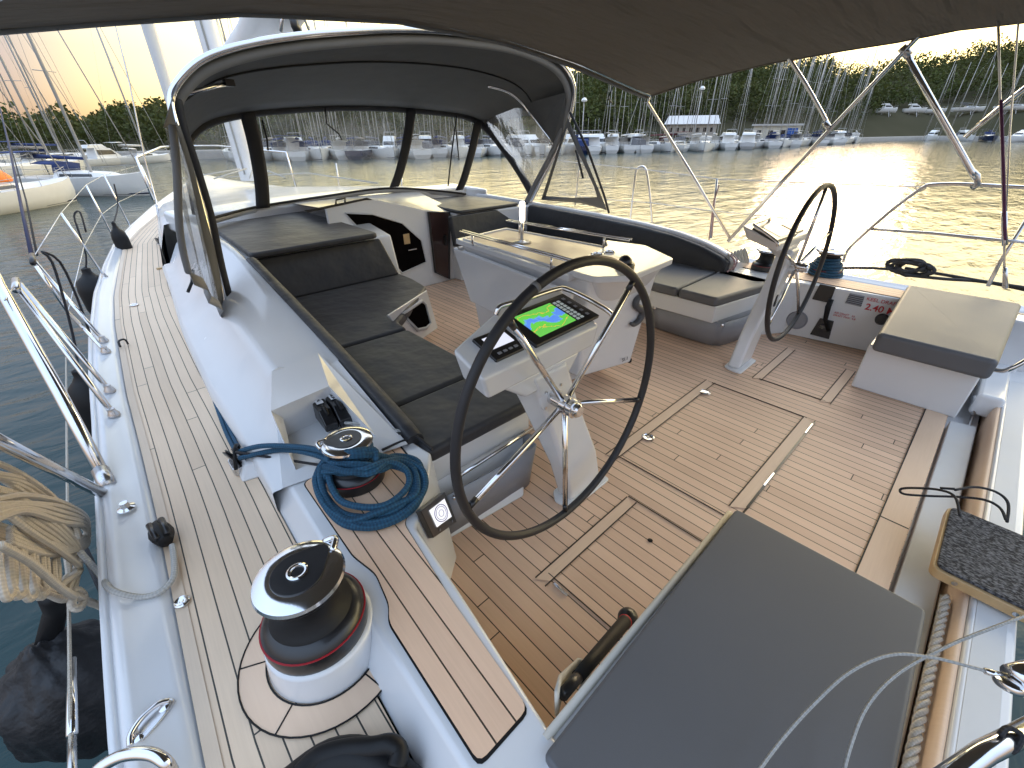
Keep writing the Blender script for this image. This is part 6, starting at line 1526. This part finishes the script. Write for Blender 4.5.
# two quay buildings and a tower on the ridge
def bpt(px,dr,z=WL+.8):
    az=az_of(px); r=shore(az)+dr; return Vector((r*math.sin(az),r*math.cos(az),z)),az
p,az=bpt(690,13,WL+1.6); sd=Vector((math.cos(az),-math.sin(az),0)); fw=Vector((math.sin(az),math.cos(az),0))
bd=thing('boat_shed','long low marina shed with a pale roof behind the quay','building',p)
def bq_(a,b,z): return p+sd*a+fw*b+Vector((0,0,z))
prism2('wall',[bq_(-8,-2,2.6),bq_(8,-2,2.6),bq_(8,5,2.6),bq_(-8,5,2.6)],[bq_(-8,-2,-.5),bq_(8,-2,-.5),bq_(8,5,-.5),bq_(-8,5,-.5)],simple('shed_wall',(.42,.38,.33),.9),bd,0)
rf_=fixn(mesh('roof',[bq_(-9,-3,2.6),bq_(9,-3,2.6),bq_(9,6,2.6),bq_(-9,6,2.6),bq_(-8,1.5,4.6),bq_(8,1.5,4.6)],[(0,1,5,4),(2,3,4,5),(0,4,3),(1,2,5),(3,2,1,0)],simple('shed_roof',(.62,.60,.58),.6),bd,0))
for k in range(-3,4): 
    c=bq_(k*2.2,-2.03,1.3); mesh('window',[c-sd*.5-Vector((0,0,.5)),c+sd*.5-Vector((0,0,.5)),c+sd*.5+Vector((0,0,.5)),c-sd*.5+Vector((0,0,.5))],[(0,1,2,3)],BW,bd,0)
p,az=bpt(775,7); sd=Vector((math.cos(az),-math.sin(az),0)); fw=Vector((math.sin(az),math.cos(az),0))
b2=thing('harbour_office','low cream building with a blue panel on the quay','building',p)
prism2('wall',[bq_(-6,-1,3),bq_(6,-1,3),bq_(6,4,3),bq_(-6,4,3)],[bq_(-6,-1,-.5),bq_(6,-1,-.5),bq_(6,4,-.5),bq_(-6,4,-.5)],simple('office_wall',(.62,.58,.48),.8),b2,0)
prism2('roof',[bq_(-6.6,-1.6,3.4),bq_(6.6,-1.6,3.4),bq_(6.6,4.6,3.4),bq_(-6.6,4.6,3.4)],[bq_(-6.6,-1.6,3),bq_(6.6,-1.6,3),bq_(6.6,4.6,3),bq_(-6.6,4.6,3)],simple('office_roof',(.5,.48,.46),.8),b2,0)
for k in (-2,-.6,.8): 
    c=bq_(k*2.2,-1.03,1.5); mesh('window',[c-sd*.6-Vector((0,0,.6)),c+sd*.6-Vector((0,0,.6)),c+sd*.6+Vector((0,0,.6)),c-sd*.6+Vector((0,0,.6))],[(0,1,2,3)],BW,b2,0)
c=bq_(4,-1.04,1.4); mesh('blue_panel',[c-sd*1.4-Vector((0,0,1.1)),c+sd*1.4-Vector((0,0,1.1)),c+sd*1.4+Vector((0,0,1.1)),c-sd*1.4+Vector((0,0,1.1))],[(0,1,2,3)],simple('blue_paint',(.02,.10,.38),.5),b2,0)
bd.scale=(.48,.48,.62); b2.scale=(.6,.6,.7)
# navigation / street lamps on the quay
for px,h_ in ((582,5),(694,6.5)):
    p,az=bpt(px,2); t=thing('street_lamp','thin quay lamp post %s the bimini strut'%('left of' if px<600 else 'right of'),'street lamp',p,group='lamp posts on the quay')
    tube('post',[p,p+Vector((0,0,h_))],.07,BM,t,6); lathe('lamp_head',[(0,-.1),(.35,-.05),(.4,.1),(.2,.35),(0,.4)],p+Vector((0,0,h_)),BH[0],t,12)
# ================================================================ SKY, SUN
wld=bpy.data.worlds.new('World'); sc.world=wld; wld.use_nodes=True; nt=wld.node_tree; bg_=nt.nodes['Background']
SUNAZ=az_of(872,60); SUNEL=math.radians(7.5)
sky=nt.nodes.new('ShaderNodeTexSky'); sky.sky_type='NISHITA'; sky.sun_disc=False; sky.sun_elevation=SUNEL; sky.sun_rotation=SUNAZ
sky.air_density=1.0; sky.dust_density=1.6; sky.ozone_density=1.2; sky.altitude=0
gm=nt.nodes.new('ShaderNodeGamma'); gm.inputs[1].default_value=.46; nt.links.new(sky.outputs[0],gm.inputs[0])
hs=nt.nodes.new('ShaderNodeHueSaturation'); hs.inputs['Saturation'].default_value=1.1; nt.links.new(gm.outputs[0],hs.inputs['Color'])
tcw=nt.nodes.new('ShaderNodeTexCoord'); spw=nt.nodes.new('ShaderNodeSeparateXYZ'); nt.links.new(tcw.outputs['Generated'],spw.inputs[0])
mrw=nt.nodes.new('ShaderNodeMapRange'); mrw.inputs[1].default_value=.11; mrw.inputs[2].default_value=.80; nt.links.new(spw.outputs[2],mrw.inputs[0])
dsn=nt.nodes.new('ShaderNodeVectorMath'); dsn.operation='DOT_PRODUCT'; nt.links.new(tcw.outputs['Generated'],dsn.inputs[0]); dsn.inputs[1].default_value=(math.sin(SUNAZ),math.cos(SUNAZ),0)
mrd=nt.nodes.new('ShaderNodeMapRange'); mrd.inputs[1].default_value=.22; mrd.inputs[2].default_value=.97; nt.links.new(dsn.outputs['Value'],mrd.inputs[0])
horiz=mixc(nt,mrd.outputs[0],(.215,.165,.165),(1.45,1.13,.46))
tint=mixc(nt,mrw.outputs[0],horiz,(.70,.705,.775)); col=mixc(nt,1.0,mixc(nt,1.0,hs.outputs[0],tint,'MULTIPLY'),mixc(nt,mrw.outputs[0],(1.8,1.40,.64),(3.,3.,3.)),'DARKEN')
nt.links.new(col,bg_.inputs[0]); bg_.inputs[1].default_value=.15
sl=bpy.data.lights.new('sun','SUN'); sl.energy=.05; sl.angle=math.radians(12); sl.color=(1,.72,.45)
so=bpy.data.objects.new('sun',sl); C.objects.link(so)
dirs=Vector((math.sin(SUNAZ)*math.cos(SUNEL),math.cos(SUNAZ)*math.cos(SUNEL),math.sin(SUNEL)))
so.rotation_euler=dirs.to_track_quat('Z','Y').to_euler(); so.location=(0,0,30)
# ================================================================ CAMERA
cd=bpy.data.cameras.new('camera'); cd.sensor_width=36; cd.lens=FPX/1024*36; cd.clip_start=.02; cd.clip_end=8000
co_=bpy.data.objects.new('camera',cd); C.objects.link(co_); co_.matrix_world=Matrix.Translation(CAM)@Matrix((RR,UU,-FF)).transposed().to_4x4()
sc.camera=co_
sc.view_settings.view_transform='Standard'; sc.view_settings.look='None'; sc.view_settings.gamma=1; sc.view_settings.exposure=4.08; sc.view_settings.use_curve_mapping=False
sc.render.resolution_x=1024; sc.render.resolution_y=768
sc.cycles.max_bounces=8; sc.cycles.transparent_max_bounces=12
